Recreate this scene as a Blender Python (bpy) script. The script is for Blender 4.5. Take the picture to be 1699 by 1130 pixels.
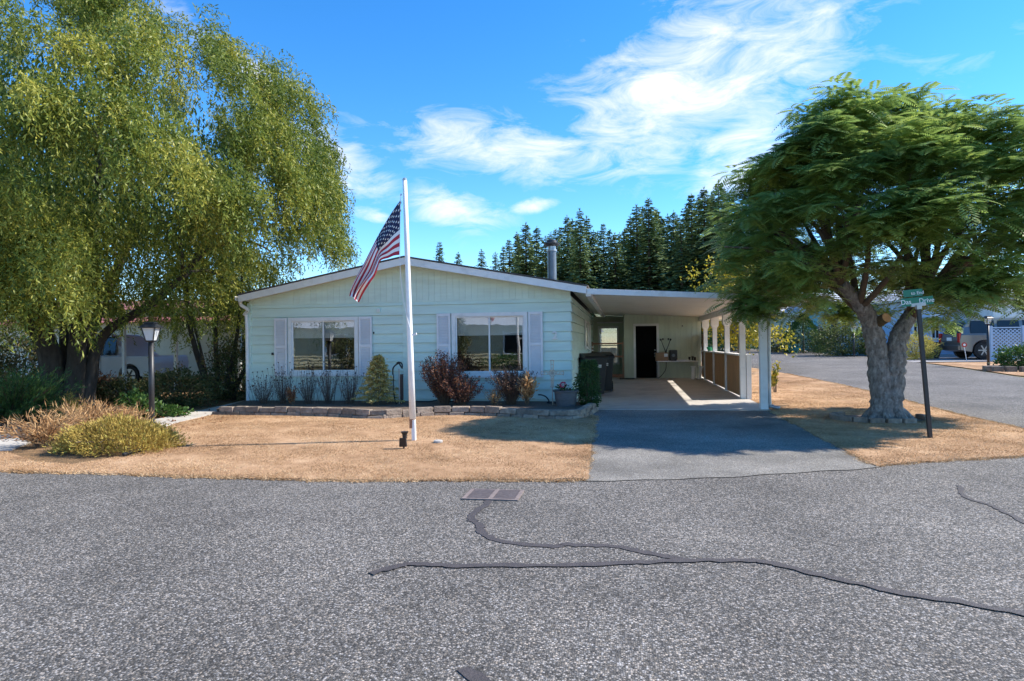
import bpy, bmesh, math, random
import numpy as np
from mathutils import Vector, Matrix
random.seed(7); RNG = np.random.default_rng(7)
for o in list(bpy.data.objects): bpy.data.objects.remove(o)
S = bpy.context.scene; COL = S.collection
# ---------------------------------------------------------------- camera
F = 1070.; CX, CY = 849.5, 565.
TH = math.atan(180/F); PIT = 5/F; ROLL = 0.012
CAM = np.array([0., 0., 1.5])
_r = np.array([math.cos(TH), math.sin(TH), 0]); _f = np.array([-math.sin(TH)*math.cos(PIT), math.cos(TH)*math.cos(PIT), math.sin(PIT)])
_u = np.cross(_r, _f)
R2 = _r*math.cos(ROLL)-_u*math.sin(ROLL); U2 = _u*math.cos(ROLL)+_r*math.sin(ROLL)
cd = bpy.data.cameras.new('camera'); cam = bpy.data.objects.new('camera', cd); COL.objects.link(cam)
cd.sensor_width = 36; cd.lens = 36*F/1699; cd.clip_end = 2000; cd.clip_start = 0.05
m = Matrix.Identity(4)
for i in range(3):
    m[i][0] = R2[i]; m[i][1] = U2[i]; m[i][2] = -_f[i]; m[i][3] = CAM[i]
cam.matrix_world = m; S.camera = cam
def ray(px, py): return _f+(px-CX)/F*R2-(py-CY)/F*U2
def atz(px, py, z=0.):
    d = ray(px, py); return CAM+d*((z-CAM[2])/d[2])
def aty(px, py, Y):
    d = ray(px, py); return CAM+d*(Y/d[1])
def atx(px, py, X):
    d = ray(px, py); return CAM+d*(X/d[0])
# ---------------------------------------------------------------- sun, sky, exposure
SUN_AZ, SUN_EL = math.radians(74), math.radians(42)      # azimuth from +Y towards +X
SD = Vector((math.sin(SUN_AZ)*math.cos(SUN_EL), math.cos(SUN_AZ)*math.cos(SUN_EL), math.sin(SUN_EL)))
sl = bpy.data.lights.new('sun', 'SUN'); sl.energy = 3.9; sl.angle = math.radians(0.6); sl.color = (1.0, 0.94, 0.85)
so = bpy.data.objects.new('sun', sl); COL.objects.link(so); so.rotation_euler = (-SD).to_track_quat('-Z', 'Y').to_euler(); so.location = (20, 6, 20)
S.view_settings.view_transform = 'Standard'; S.view_settings.look = 'None'; S.view_settings.gamma = 1; S.view_settings.use_curve_mapping = False
S.view_settings.exposure = 1.1
W = bpy.data.worlds.new('World'); S.world = W; W.use_nodes = True
def build_world():
    nt = W.node_tree; N = nt.nodes; L = nt.links; N.clear()
    out = N.new('ShaderNodeOutputWorld'); bg = N.new('ShaderNodeBackground'); bg.inputs[1].default_value = 0.135
    sky = N.new('ShaderNodeTexSky'); sky.sky_type = 'NISHITA'; sky.sun_disc = False
    sky.sun_elevation = SUN_EL; sky.sun_rotation = SUN_AZ; sky.altitude = 100; sky.air_density = 1.0; sky.dust_density = 0.0; sky.ozone_density = 5.0
    def M(op, a, b=None, c=None, clamp=False):
        n = N.new('ShaderNodeMath'); n.operation = op; n.use_clamp = clamp
        for i, v in enumerate((a, b, c)):
            if v is None: continue
            if isinstance(v, (int, float)): n.inputs[i].default_value = v
            else: L.new(v, n.inputs[i])
        return n.outputs[0]
    tc = N.new('ShaderNodeTexCoord'); sp = N.new('ShaderNodeSeparateXYZ'); L.new(tc.outputs['Generated'], sp.inputs[0])
    x, y, z = sp.outputs
    az = M('ARCTAN2', x, y); el = M('ARCSINE', z)
    # fibrous detail in a cloud-plane projection
    zz = M('MAXIMUM', z, 0.04); cx = M('DIVIDE', x, zz); cy = M('DIVIDE', y, zz)
    cb = N.new('ShaderNodeCombineXYZ'); L.new(az, cb.inputs[0]); L.new(el, cb.inputs[1])
    mp = N.new('ShaderNodeMapping'); L.new(cb.outputs[0], mp.inputs[0]); mp.inputs['Rotation'].default_value = (0, 0, math.radians(-18)); mp.inputs['Scale'].default_value = (3.2, 9.0, 1)
    n1 = N.new('ShaderNodeTexNoise'); L.new(mp.outputs[0], n1.inputs[0]); n1.inputs['Scale'].default_value = 2.6; n1.inputs['Detail'].default_value = 9; n1.inputs['Roughness'].default_value = 0.66; n1.inputs['Distortion'].default_value = 0.7
    n2 = N.new('ShaderNodeTexNoise'); L.new(tc.outputs['Generated'], n2.inputs[0]); n2.inputs['Scale'].default_value = 2.0; n2.inputs['Detail'].default_value = 3
    # where the cloud banks stand: az, el, half width, half height, tilt, strength
    def azel(px, py):
        d = ray(px, py); d = d/np.linalg.norm(d); return math.atan2(d[0], d[1]), math.asin(d[2])
    tot = None
    for (px, py, a, b, tilt, k) in [(1150, 130, .27, .11, .35, 1.0), (1290, 90, .16, .12, .7, .85), (900, 250, .30, .052, -.1, .9), (560, 265, .10, .045, -.35, 1.0), (700, 215, .16, .02, -.1, .6),
                                    (760, 345, .095, .04, -.1, .95), (888, 341, .05, .013, .1, 1.0), (615, 358, .04, .014, -.2, .9), (415, 130, .07, .03, -.6, .8), (330, 60, .1, .03, -.5, .6), (1230, 250, .12, .07, .9, .9), (1180, 20, .08, .07, 1.2, .5), (1560, 120, .14, .06, .3, .35),
                                    (1000, 215, .2, .05, .1, .7)]:
        a0, e0 = azel(px, py); ct, st = math.cos(tilt), math.sin(tilt)
        du = M('SUBTRACT', az, a0); dv = M('SUBTRACT', el, e0)
        uu = M('MULTIPLY_ADD', du, ct/a, M('MULTIPLY', dv, st/a)); vv = M('MULTIPLY_ADD', dv, ct/b, M('MULTIPLY', du, -st/b))
        r2 = M('MULTIPLY_ADD', uu, uu, M('MULTIPLY', vv, vv))
        g = M('MULTIPLY', M('POWER', 2.718, M('MULTIPLY', r2, -1.0)), k)
        tot = g if tot is None else M('MAXIMUM', tot, g)
    # a sparse field of the same clouds in all other directions
    wide = M('MULTIPLY', M('SUBTRACT', n2.outputs[0], 0.56), 3.0, clamp=True)
    ang = M('ABSOLUTE', M('ADD', az, 0.16)); away = M('MULTIPLY', M('SUBTRACT', ang, 0.75), 3.0, clamp=True)
    tot = M('MAXIMUM', tot, M('MULTIPLY', wide, away))
    mask = M('MULTIPLY', M('SUBTRACT', M('MULTIPLY_ADD', n1.outputs[0], 2.2, tot), 1.48), 1.15, clamp=True)
    mask = M('MULTIPLY', mask, M('MULTIPLY', tot, 1.6, clamp=True))
    hs = N.new('ShaderNodeHueSaturation'); hs.inputs['Saturation'].default_value = 1.22; hs.inputs['Value'].default_value = 0.88; gm = N.new('ShaderNodeGamma'); gm.inputs[1].default_value = 1.1; L.new(sky.outputs[0], gm.inputs[0]); L.new(gm.outputs[0], hs.inputs['Color'])
    mx = N.new('ShaderNodeMixRGB'); L.new(mask, mx.inputs[0]); L.new(hs.outputs[0], mx.inputs[1]); mx.inputs[2].default_value = (4.2, 4.25, 4.35, 1)
    L.new(mx.outputs[0], bg.inputs[0]); L.new(bg.outputs[0], out.inputs[0])
build_world()
S.cycles.max_bounces = 8; S.cycles.transparent_max_bounces = 12

# ---------------------------------------------------------------- helpers
class MB:
    def __init__(s): s.v = []; s.f = []
    def add(s, vs, fs):
        b = len(s.v); s.v += [tuple(map(float, p)) for p in vs]; s.f += [tuple(i+b for i in f) for f in fs]; return s
    def box(s, x0, x1, y0, y1, z0, z1):
        return s.add([(x0,y0,z0),(x1,y0,z0),(x1,y1,z0),(x0,y1,z0),(x0,y0,z1),(x1,y0,z1),(x1,y1,z1),(x0,y1,z1)],
                     [(0,3,2,1),(4,5,6,7),(0,1,5,4),(1,2,6,5),(2,3,7,6),(3,0,4,7)])
    def hexa(s, p):   # eight corners, bottom ring then top ring, counter-clockwise from above
        return s.add(p, [(0,3,2,1),(4,5,6,7),(0,1,5,4),(1,2,6,5),(2,3,7,6),(3,0,4,7)])
    def bar(s, a, b, w, h=None, up=(0,0,1)):
        a = Vector(a); b = Vector(b); h = w if h is None else h; d = (b-a).normalized(); u = Vector(up)
        if abs(d.dot(u)) > .98: u = Vector((0,1,0))
        x = d.cross(u).normalized()*w/2; y = x.cross(d).normalized()*h/2
        return s.hexa([a-x-y, a+x-y, a+x+y, a-x+y, b-x-y, b+x-y, b+x+y, b-x+y])
    def tube(s, pts, rad, n=10, cap=True, jit=0, rnd=None):
        pts = [Vector(p) for p in pts]; k = len(pts)
        rad = [rad]*k if isinstance(rad, (int, float)) else list(rad)
        b = len(s.v); ref = None
        for i, p in enumerate(pts):
            d = (pts[min(i+1, k-1)]-pts[max(i-1, 0)]).normalized()
            if ref is None: ref = Vector((1,0,0)) if abs(d.x) < .9 else Vector((0,1,0))
            x = (ref-d*ref.dot(d)).normalized(); y = d.cross(x); ref = x
            for j in range(n):
                a = 2*math.pi*j/n; r = rad[i]*(1+(random.uniform(-jit, jit) if jit else 0))
                s.v.append(tuple(p+x*math.cos(a)*r+y*math.sin(a)*r))
        for i in range(k-1):
            for j in range(n):
                j2 = (j+1) % n; s.f.append((b+i*n+j, b+i*n+j2, b+(i+1)*n+j2, b+(i+1)*n+j))
        if cap: s.f.append(tuple(b+j for j in range(n))[::-1]); s.f.append(tuple(b+(k-1)*n+j for j in range(n)))
        return s
    def lathe(s, c, prof, n=20, cap=True):   # prof: (r, z) from bottom to top
        b = len(s.v)
        for r, z in prof:
            for j in range(n): a = 2*math.pi*j/n; s.v.append((c[0]+r*math.cos(a), c[1]+r*math.sin(a), c[2]+z))
        for i in range(len(prof)-1):
            for j in range(n):
                j2 = (j+1) % n; s.f.append((b+i*n+j, b+i*n+j2, b+(i+1)*n+j2, b+(i+1)*n+j))
        if cap: s.f.append(tuple(b+j for j in range(n))[::-1]); s.f.append(tuple(b+(len(prof)-1)*n+j for j in range(n)))
        return s
    def prism(s, poly, axis, a, b):          # poly in the two other axes; extruded along axis from a to b
        def P(p, t):
            return (t, p[0], p[1]) if axis == 0 else (p[0], t, p[1]) if axis == 1 else (p[0], p[1], t)
        n = len(poly); return s.add([P(p, a) for p in poly]+[P(p, b) for p in poly],
                     [tuple(range(n))[::-1], tuple(range(n, 2*n))]+[(i, (i+1) % n, n+(i+1) % n, n+i) for i in range(n)])
    def sweep(s, prof, path):   # closed 2d profile list per station given as full 3d rings
        b = len(s.v); n = len(path[0])
        for ring in path: s.v += [tuple(p) for p in ring]
        for i in range(len(path)-1):
            for j in range(n): j2 = (j+1) % n; s.f.append((b+i*n+j, b+i*n+j2, b+(i+1)*n+j2, b+(i+1)*n+j))
        s.f.append(tuple(b+j for j in range(n))[::-1]); s.f.append(tuple(b+(len(path)-1)*n+j for j in range(n))); return s
    def build(s, name, mat, parent=None, smooth=False, bevel=0, fix=True):
        off = Vector((0,0,0)); p = parent
        while p is not None: off += p.location; p = p.parent
        me = bpy.data.meshes.new(name); me.from_pydata([(v[0]-off.x, v[1]-off.y, v[2]-off.z) for v in s.v], [], s.f)
        if fix or bevel:
            bm = bmesh.new(); bm.from_mesh(me); bmesh.ops.recalc_face_normals(bm, faces=bm.faces)
            if bevel: bmesh.ops.bevel(bm, geom=bm.edges[:], offset=bevel, segments=2, affect='EDGES', profile=.6, clamp_overlap=True)
            bm.to_mesh(me); bm.free()
        if smooth: me.polygons.foreach_set('use_smooth', [True]*len(me.polygons))
        me.materials.append(mat); o = bpy.data.objects.new(name, me); COL.objects.link(o)
        if parent is not None: o.parent = parent
        return o
def tag(o, label=None, cat=None, group=None, kind=None):
    if label: o['label'] = label
    if cat: o['category'] = cat
    if group: o['group'] = group
    if kind: o['kind'] = kind
    return o
def thing(name, label, cat, loc, group=None, rz=0):
    o = bpy.data.objects.new(name, None); COL.objects.link(o); o.empty_display_size = .1
    o.location = [float(v) for v in loc]; o.rotation_euler = (0, 0, rz); return tag(o, label, cat, group)
def copy_tree(o, parent=None):
    c = o.copy(); COL.objects.link(c)
    if parent is not None: c.parent = parent
    for ch in o.children: copy_tree(ch, c)
    return c
def mesh_np(name, verts, faces, mat, parent=None, rnd=None, k=4):
    """verts (n,3), faces (m,k) -> mesh object; per-face attribute rnd"""
    off = Vector((0,0,0)); p = parent
    while p is not None: off += p.location; p = p.parent
    verts = np.asarray(verts, np.float32)-np.array(off, np.float32); faces = np.asarray(faces, np.int32); mface = len(faces)
    me = bpy.data.meshes.new(name); me.vertices.add(len(verts)); me.vertices.foreach_set('co', verts.ravel())
    me.loops.add(mface*k); me.loops.foreach_set('vertex_index', faces.ravel())
    me.polygons.add(mface); me.polygons.foreach_set('loop_start', np.arange(mface, dtype=np.int32)*k)
    me.update(calc_edges=True)
    if rnd is not None:
        at = me.attributes.new('rnd', 'FLOAT', 'FACE'); at.data.foreach_set('value', np.asarray(rnd, np.float32))
    me.materials.append(mat); o = bpy.data.objects.new(name, me); COL.objects.link(o)
    if parent is not None: o.parent = parent
    return o
def unit(a): return a/np.maximum(np.linalg.norm(a, axis=-1, keepdims=True), 1e-9)
def leaves(name, P, D, Nn, L, Wd, rnd, mat, parent=None, mid=.45):
    P = np.asarray(P, float); D = unit(np.asarray(D, float)); Sd = unit(np.cross(D, Nn)); n = len(P)
    L = np.broadcast_to(np.asarray(L, float), (n,))[:, None]; Wd = np.broadcast_to(np.asarray(Wd, float), (n,))[:, None]
    v = np.stack([P, P+D*L*mid+Sd*Wd/2, P+D*L, P+D*L*mid-Sd*Wd/2], 1).reshape(-1, 3)
    return mesh_np(name, v, np.arange(4*n).reshape(n, 4), mat, parent, rnd)
def rsphere(n): return unit(RNG.normal(size=(n, 3)))
# ---------------------------------------------------------------- materials
def pm(name, col, rough=.6, var=.12, scale=6, bump=0, bscale=60, metal=0, rnd=0, stretch=(1,1,1), spec=.5, dirt=None, dscale=2.):
    """principled with noise colour variation (var), per-object variation (rnd), fine bump and optional stains"""
    mt = bpy.data.materials.new(name); mt.use_nodes = True; nt = mt.node_tree; N = nt.nodes; L = nt.links
    b = N['Principled BSDF']; b.inputs['Roughness'].default_value = rough; b.inputs['Metallic'].default_value = metal
    b.inputs['Specular IOR Level'].default_value = spec
    g = N.new('ShaderNodeNewGeometry'); mp = N.new('ShaderNodeMapping'); L.new(g.outputs['Position'], mp.inputs[0]); mp.inputs['Scale'].default_value = stretch
    n = N.new('ShaderNodeTexNoise'); n.inputs['Scale'].default_value = scale; n.inputs['Detail'].default_value = 6; n.inputs['Roughness'].default_value = .6; L.new(mp.outputs[0], n.inputs[0])
    c = Vector(col); cr = N.new('ShaderNodeValToRGB'); cr.color_ramp.elements[0].position = .3; cr.color_ramp.elements[1].position = .7
    cr.color_ramp.elements[0].color = (*(c*(1-var)), 1); cr.color_ramp.elements[1].color = (*[min(1, q) for q in c*(1+var)], 1); L.new(n.outputs[0], cr.inputs[0])
    outc = cr.outputs[0]
    if dirt:
        n3 = N.new('ShaderNodeTexNoise'); n3.inputs['Scale'].default_value = dscale; n3.inputs['Detail'].default_value = 7; n3.inputs['Roughness'].default_value = .7; L.new(mp.outputs[0], n3.inputs[0])
        r3 = N.new('ShaderNodeValToRGB'); r3.color_ramp.elements[0].position = .52; r3.color_ramp.elements[1].position = .75; L.new(n3.outputs[0], r3.inputs[0])
        mx = N.new('ShaderNodeMixRGB'); L.new(r3.outputs[0], mx.inputs[0]); L.new(outc, mx.inputs[1]); mx.inputs[2].default_value = (*dirt, 1); outc = mx.outputs[0]
    if rnd:
        oi = N.new('ShaderNodeObjectInfo'); hs = N.new('ShaderNodeHueSaturation'); mr = N.new('ShaderNodeMapRange'); L.new(oi.outputs['Random'], mr.inputs[0])
        mr.inputs[3].default_value = 1-rnd; mr.inputs[4].default_value = 1+rnd; L.new(mr.outputs[0], hs.inputs['Value']); L.new(outc, hs.inputs['Color']); outc = hs.outputs[0]
    L.new(outc, b.inputs['Base Color'])
    if bump:
        n2 = N.new('ShaderNodeTexNoise'); n2.inputs['Scale'].default_value = bscale; n2.inputs['Detail'].default_value = 5; L.new(mp.outputs[0], n2.inputs[0])
        bp = N.new('ShaderNodeBump'); bp.inputs['Strength'].default_value = bump; bp.inputs['Distance'].default_value = .02; L.new(n2.outputs[0], bp.inputs['Height']); L.new(bp.outputs[0], b.inputs['Normal'])
    return mt
def leafmat(name, cols, trans=.35, rough=.55, nscale=.9, nmix=.5, objvar=0.):
    """cols: ramp from dark to light, driven by the per-leaf attribute and a slow noise over the crown"""
    mt = bpy.data.materials.new(name); mt.use_nodes = True; nt = mt.node_tree; N = nt.nodes; L = nt.links; N.clear()
    out = N.new('ShaderNodeOutputMaterial'); at = N.new('ShaderNodeAttribute'); at.attribute_name = 'rnd'
    g = N.new('ShaderNodeNewGeometry'); n = N.new('ShaderNodeTexNoise'); n.inputs['Scale'].default_value = nscale; n.inputs['Detail'].default_value = 3; L.new(g.outputs['Position'], n.inputs[0])
    oi = N.new('ShaderNodeObjectInfo')
    a = N.new('ShaderNodeMath'); a.operation = 'MULTIPLY_ADD'; L.new(n.outputs[0], a.inputs[0]); a.inputs[1].default_value = nmix*1.6; a.inputs[2].default_value = -nmix*.8
    s = N.new('ShaderNodeMath'); s.operation = 'ADD'; ob = N.new('ShaderNodeMath'); ob.operation = 'MULTIPLY_ADD'; L.new(oi.outputs['Random'], ob.inputs[0]); ob.inputs[1].default_value = objvar; L.new(a.outputs[0], ob.inputs[2]); L.new(at.outputs['Fac'], s.inputs[0]); L.new(ob.outputs[0], s.inputs[1])
    cr = N.new('ShaderNodeValToRGB'); e = cr.color_ramp.elements
    while len(e) < len(cols): e.new(.5)
    for i, c in enumerate(cols): e[i].position = i/(len(cols)-1); e[i].color = (*c, 1)
    L.new(s.outputs[0], cr.inputs[0])
    p = N.new('ShaderNodeBsdfPrincipled'); p.inputs['Roughness'].default_value = rough; p.inputs['Specular IOR Level'].default_value = .35; L.new(cr.outputs[0], p.inputs['Base Color'])
    t = N.new('ShaderNodeBsdfTranslucent'); L.new(cr.outputs[0], t.inputs[0]); mx = N.new('ShaderNodeMixShader'); mx.inputs[0].default_value = trans
    L.new(p.outputs[0], mx.inputs[1]); L.new(t.outputs[0], mx.inputs[2]); L.new(mx.outputs[0], out.inputs[0]); return mt
def glassmat(name, tint=(1,1,1), refl=.1):
    mt = bpy.data.materials.new(name); mt.use_nodes = True; nt = mt.node_tree; N = nt.nodes; L = nt.links; N.clear()
    out = N.new('ShaderNodeOutputMaterial'); tr = N.new('ShaderNodeBsdfTransparent'); tr.inputs[0].default_value = (*tint, 1); gl = N.new('ShaderNodeBsdfGlossy'); gl.inputs['Roughness'].default_value = .01
    fr = N.new('ShaderNodeFresnel'); fr.inputs[0].default_value = 1.6; ad = N.new('ShaderNodeMath'); ad.operation = 'MULTIPLY_ADD'; L.new(fr.outputs[0], ad.inputs[0]); ad.inputs[1].default_value = 1.4; ad.inputs[2].default_value = refl; ad.use_clamp = True
    n = N.new('ShaderNodeTexNoise'); n.inputs['Scale'].default_value = 1.6; g = N.new('ShaderNodeNewGeometry'); L.new(g.outputs['Position'], n.inputs[0]); bp = N.new('ShaderNodeBump'); bp.inputs['Strength'].default_value = .06; bp.inputs['Distance'].default_value = .02; L.new(n.outputs[0], bp.inputs['Height']); L.new(bp.outputs[0], gl.inputs['Normal'])
    mx = N.new('ShaderNodeMixShader'); L.new(ad.outputs[0], mx.inputs[0]); L.new(tr.outputs[0], mx.inputs[1]); L.new(gl.outputs[0], mx.inputs[2]); L.new(mx.outputs[0], out.inputs[0]); return mt
MAT = {}
def mk(k, *a, **kw): MAT[k] = pm(k, *a, **kw); return MAT[k]
mk('siding', (.66,.80,.70), .6, .07, 3, .1, 90, rnd=.03, stretch=(.4,.4,3), dirt=(.57,.67,.58), dscale=1.1)
mk('sage', (.58,.63,.49), .65, .08, 3, .1, 80, rnd=.04, stretch=(3,3,.4))
mk('white', (.82,.81,.78), .5, .05, 5, .05, 80, dirt=(.62,.61,.57), dscale=2.2)
mk('shutter', (.80,.78,.78), .5, .05, 5)
mk('soffit', (.74,.70,.58), .6, .06, 3, rnd=.02)
mk('ceiling', (.80,.75,.66), .6, .05, 2)
mk('shingle', (.09,.08,.075), .9, .3, 20, .5, 40)
mk('dark', (.006,.006,.006), .9, .2, 8, spec=.08)
mk('black_metal', (.025,.026,.028), .45, .2, 20, .05, 60)
mk('grey_metal', (.16,.18,.20), .45, .2, 12, .05, 60, metal=.6, stretch=(1,1,.3))
mk('galv', (.42,.43,.44), .4, .12, 12, metal=.7)
mk('concrete', (.50,.46,.41), .85, .10, 2.5, .15, 120, dirt=(.30,.27,.24), dscale=.7)
mk('stone', (.27,.21,.16), .92, .35, 10, 1., 38, rnd=.28, dirt=(.13,.10,.08), dscale=7)
mk('soil', (.12,.085,.06), .95, .35, 14, .8, 40)
mk('panelwood', (.60,.32,.14), .5, .22, 3, .12, 60, rnd=.06, stretch=(6,6,.5))
mk('redwood', (.34,.15,.08), .6, .2, 5, .1, 60, rnd=.06)
mk('wood', (.28,.19,.12), .8, .2, 6, .2, 60, rnd=.08, stretch=(4,4,.6))
mk('fencewood', (.34,.30,.26), .85, .2, 6, .2, 60, rnd=.12, stretch=(4,4,.5))
mk('plastic_black', (.016,.016,.018), .42, .2, 5)
mk('rubber', (.02,.02,.02), .8, .2, 12)
mk('cardboard', (.36,.21,.11), .8, .08, 6)
mk('pot', (.10,.105,.115), .55, .2, 8, .05, 50, stretch=(1,1,4))
mk('bark', (.20,.175,.155), .95, .6, 18, 1., 22, stretch=(1,1,.5), dirt=(.46,.44,.41), dscale=12)
mk('moss', (.09,.06,.03), .95, .4, 16, .8, 30)
mk('bark_dark', (.06,.05,.042), .95, .35, 10, .9, 24, stretch=(1,1,.4))
mk('twig', (.13,.09,.06), .9, .25, 20)
mk('cutwood', (.55,.30,.14), .8, .15, 30)
mk('rust', (.55,.42,.30), .6, .3, 25)
mk('green_sign', (.0,.17,.095), .4, .05, 6)
mk('sign_white', (.85,.85,.83), .5, .02, 6)
mk('teal', (.05,.36,.36), .5, .08, 6)
mk('blue_wall', (.40,.54,.70), .6, .05, 3, rnd=.03)
mk('teal_wall', (.16,.42,.48), .6, .06, 3, rnd=.03)
mk('teal_dark', (.03,.12,.16), .6, .06, 3)
mk('cream_wall', (.62,.60,.46), .6, .05, 3, rnd=.03)
mk('pale_roof', (.55,.55,.56), .6, .08, 3)
mk('red_roof', (.30,.10,.09), .85, .25, 14, .4, 40)
mk('carpaint_white', (.68,.70,.74), .25, .03, 3)
mk('carpaint', (.22,.205,.195), .28, .05, 3, metal=.55)
mk('rim', (.45,.46,.48), .3, .05, 8, metal=.8)
mk('tail', (.45,.02,.02), .25, .1, 10)
mk('curtain', (.88,.86,.82), .8, .05, 8)
mk('interior', (.035,.032,.03), .9, .2, 3)
mk('flag_red', (.42,.02,.045), .75, .08, 20)
mk('flag_white', (.80,.79,.78), .75, .04, 20)
mk('flag_blue', (.012,.016,.06), .75, .1, 20)
mk('yellow_cream', (.62,.56,.36), .65, .06, 3, rnd=.03)
MAT['glass'] = glassmat('window_glass', (.92,.95,.95), .10)
def frosted():
    mt = pm('frosted_glass', (.80,.82,.82), .35, .03, 5); b = mt.node_tree.nodes['Principled BSDF']; b.inputs['Transmission Weight'].default_value = .25; return mt
MAT['frost'] = frosted()
# ---------------------------------------------------------------- terrain and sheets
def H(x, y):
    t = min(max((x-3.4)/3.1, 0), 1); t = t*t*(3-2*t)
    return (0.026*t+0.010*(1-t))*min(max(0, y-14), 60)
def atg(px, py):
    d = ray(px, py); t = 1.
    while t < 400:
        p = CAM+d*t
        if p[2] < H(p[0], p[1]): break
        t *= 1.002
    return p
def g2(*pts): return [tuple(atg(*p)[:2]) for p in pts]
def sheet(name, poly, zoff, mat, kind='structure', fine=None, skirt=0, parent=None):
    from mathutils.geometry import tessellate_polygon
    bm = bmesh.new(); vs = [bm.verts.new((p[0], p[1], 0)) for p in poly]
    for tri in tessellate_polygon([[Vector((p[0], p[1], 0)) for p in poly]]):
        try: bm.faces.new([vs[i] for i in tri])
        except ValueError: pass
    def cut(co, no): bmesh.ops.bisect_plane(bm, geom=bm.verts[:]+bm.edges[:]+bm.faces[:], plane_co=co, plane_no=no)
    xs = [p[0] for p in poly]; ys = [p[1] for p in poly]
    for Y in [14, 16, 18, 20, 23, 26, 30, 34, 38, 44, 50, 60, 74]:
        if min(ys) < Y < max(ys): cut((0, Y, 0), (0, 1, 0))
    for X in np.arange(3.4, 6.6, .31):
        if min(xs) < X < max(xs): cut((X, 0, 0), (1, 0, 0))
    bmesh.ops.recalc_face_normals(bm, faces=bm.faces)
    for f in bm.faces:
        if f.normal.z < 0: f.normal_flip()
    if skirt:
        bd = [e for e in bm.edges if e.is_boundary]; r = bmesh.ops.extrude_edge_only(bm, edges=bd)
        low = {v for v in r['geom'] if isinstance(v, bmesh.types.BMVert)}
    else: low = set()
    for v in bm.verts: v.co.z = H(v.co.x, v.co.y)+zoff-(skirt if v in low else 0)
    me = bpy.data.meshes.new(name); bm.to_mesh(me); bm.free(); me.materials.append(mat)
    o = bpy.data.objects.new(name, me); COL.objects.link(o)
    if parent is not None: o.parent = parent
    elif kind: o['kind'] = kind
    return o
def smooth_poly(pts, n=6):   # open Catmull-Rom
    P = [np.array(p, float) for p in pts]; P = [2*P[0]-P[1]]+P+[2*P[-1]-P[-2]]; out = []
    for i in range(1, len(P)-2):
        for k in range(n):
            t = k/n; a, b, c, d = P[i-1:i+3]
            out.append(.5*((2*b)+(c-a)*t+(2*a-5*b+4*c-d)*t*t+(3*b-a-3*c+d)*t**3))
    out.append(P[-2]); return out
def wob(pts, a, seed=0):
    r = np.random.default_rng(seed); return [(p[0]+r.normal()*a, p[1]+r.normal()*a) for p in pts]
def dense(P, st=.12):
    P = np.array(P, float); s_ = np.r_[0, np.cumsum(np.linalg.norm(np.diff(P, axis=0), axis=1))]; q = np.arange(0, s_[-1], st); return [(float(a), float(b)) for a, b in zip(np.interp(q, s_, P[:,0]), np.interp(q, s_, P[:,1]))]+[tuple(P[-1])]
# materials of the ground
def asphalt(name, dark, mid, light, cell=85, stain=.35, bump=.7):
    mt = bpy.data.materials.new(name); mt.use_nodes = True; nt = mt.node_tree; N = nt.nodes; L = nt.links; b = N['Principled BSDF']; b.inputs['Roughness'].default_value = .85; b.inputs['Specular IOR Level'].default_value = .3
    g = N.new('ShaderNodeNewGeometry'); v = N.new('ShaderNodeTexVoronoi'); v.inputs['Scale'].default_value = cell; L.new(g.outputs['Position'], v.inputs[0])
    s = N.new('ShaderNodeSeparateColor'); L.new(v.outputs['Color'], s.inputs[0])
    cr = N.new('ShaderNodeValToRGB'); e = cr.color_ramp.elements; e.new(.35); e.new(.72); e.new(.9)
    for i, (p, c) in enumerate([(0, dark), (.3, Vector(dark)*.6+Vector(mid)*.4), (.62, mid), (.86, Vector(mid)*.5+Vector(light)*.5), (1, light)]): e[i].position = p; e[i].color = (*c, 1)
    L.new(s.outputs[0], cr.inputs[0])
    hu = N.new('ShaderNodeHueSaturation'); mr = N.new('ShaderNodeMapRange'); mr.inputs[3].default_value = .5; mr.inputs[4].default_value = 1.9; L.new(s.outputs[1], mr.inputs[0]); L.new(mr.outputs[0], hu.inputs['Saturation']); L.new(cr.outputs[0], hu.inputs['Color'])
    # gaps of binder between the chips
    r2 = N.new('ShaderNodeMapRange'); r2.inputs[1].default_value = .35; r2.inputs[2].default_value = .75; L.new(v.outputs['Distance'], r2.inputs[0])
    sc = N.new('ShaderNodeMath'); sc.operation = 'MULTIPLY'; L.new(r2.outputs[0], sc.inputs[0]); sc.inputs[1].default_value = .55
    m1 = N.new('ShaderNodeMixRGB'); L.new(sc.outputs[0], m1.inputs[0]); L.new(hu.outputs[0], m1.inputs[1]); m1.inputs[2].default_value = (*(Vector(dark)*.6), 1)
    n = N.new('ShaderNodeTexNoise'); n.inputs['Scale'].default_value = .55; n.inputs['Detail'].default_value = 8; n.inputs['Roughness'].default_value = .62; L.new(g.outputs['Position'], n.inputs[0])
    r3 = N.new('ShaderNodeMapRange'); r3.inputs[1].default_value = .3; r3.inputs[2].default_value = .7; r3.inputs[3].default_value = 1-stain; r3.inputs[4].default_value = 1+stain*.7; L.new(n.outputs[0], r3.inputs[0])
    m2 = N.new('ShaderNodeMixRGB'); m2.blend_type = 'MULTIPLY'; m2.inputs[0].default_value = 1; L.new(m1.outputs[0], m2.inputs[1]); L.new(r3.outputs[0], m2.inputs[2])
    L.new(m2.outputs[0], b.inputs['Base Color'])
    bp = N.new('ShaderNodeBump'); bp.inputs['Strength'].default_value = bump; bp.inputs['Distance'].default_value = .006; bp.invert = True; L.new(v.outputs['Distance'], bp.inputs['Height']); L.new(bp.outputs[0], b.inputs['Normal']); return mt
A_ROAD = asphalt('chip_seal', (.05,.0465,.043), (.18,.167,.15), (.52,.47,.42), 96, .34)
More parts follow.
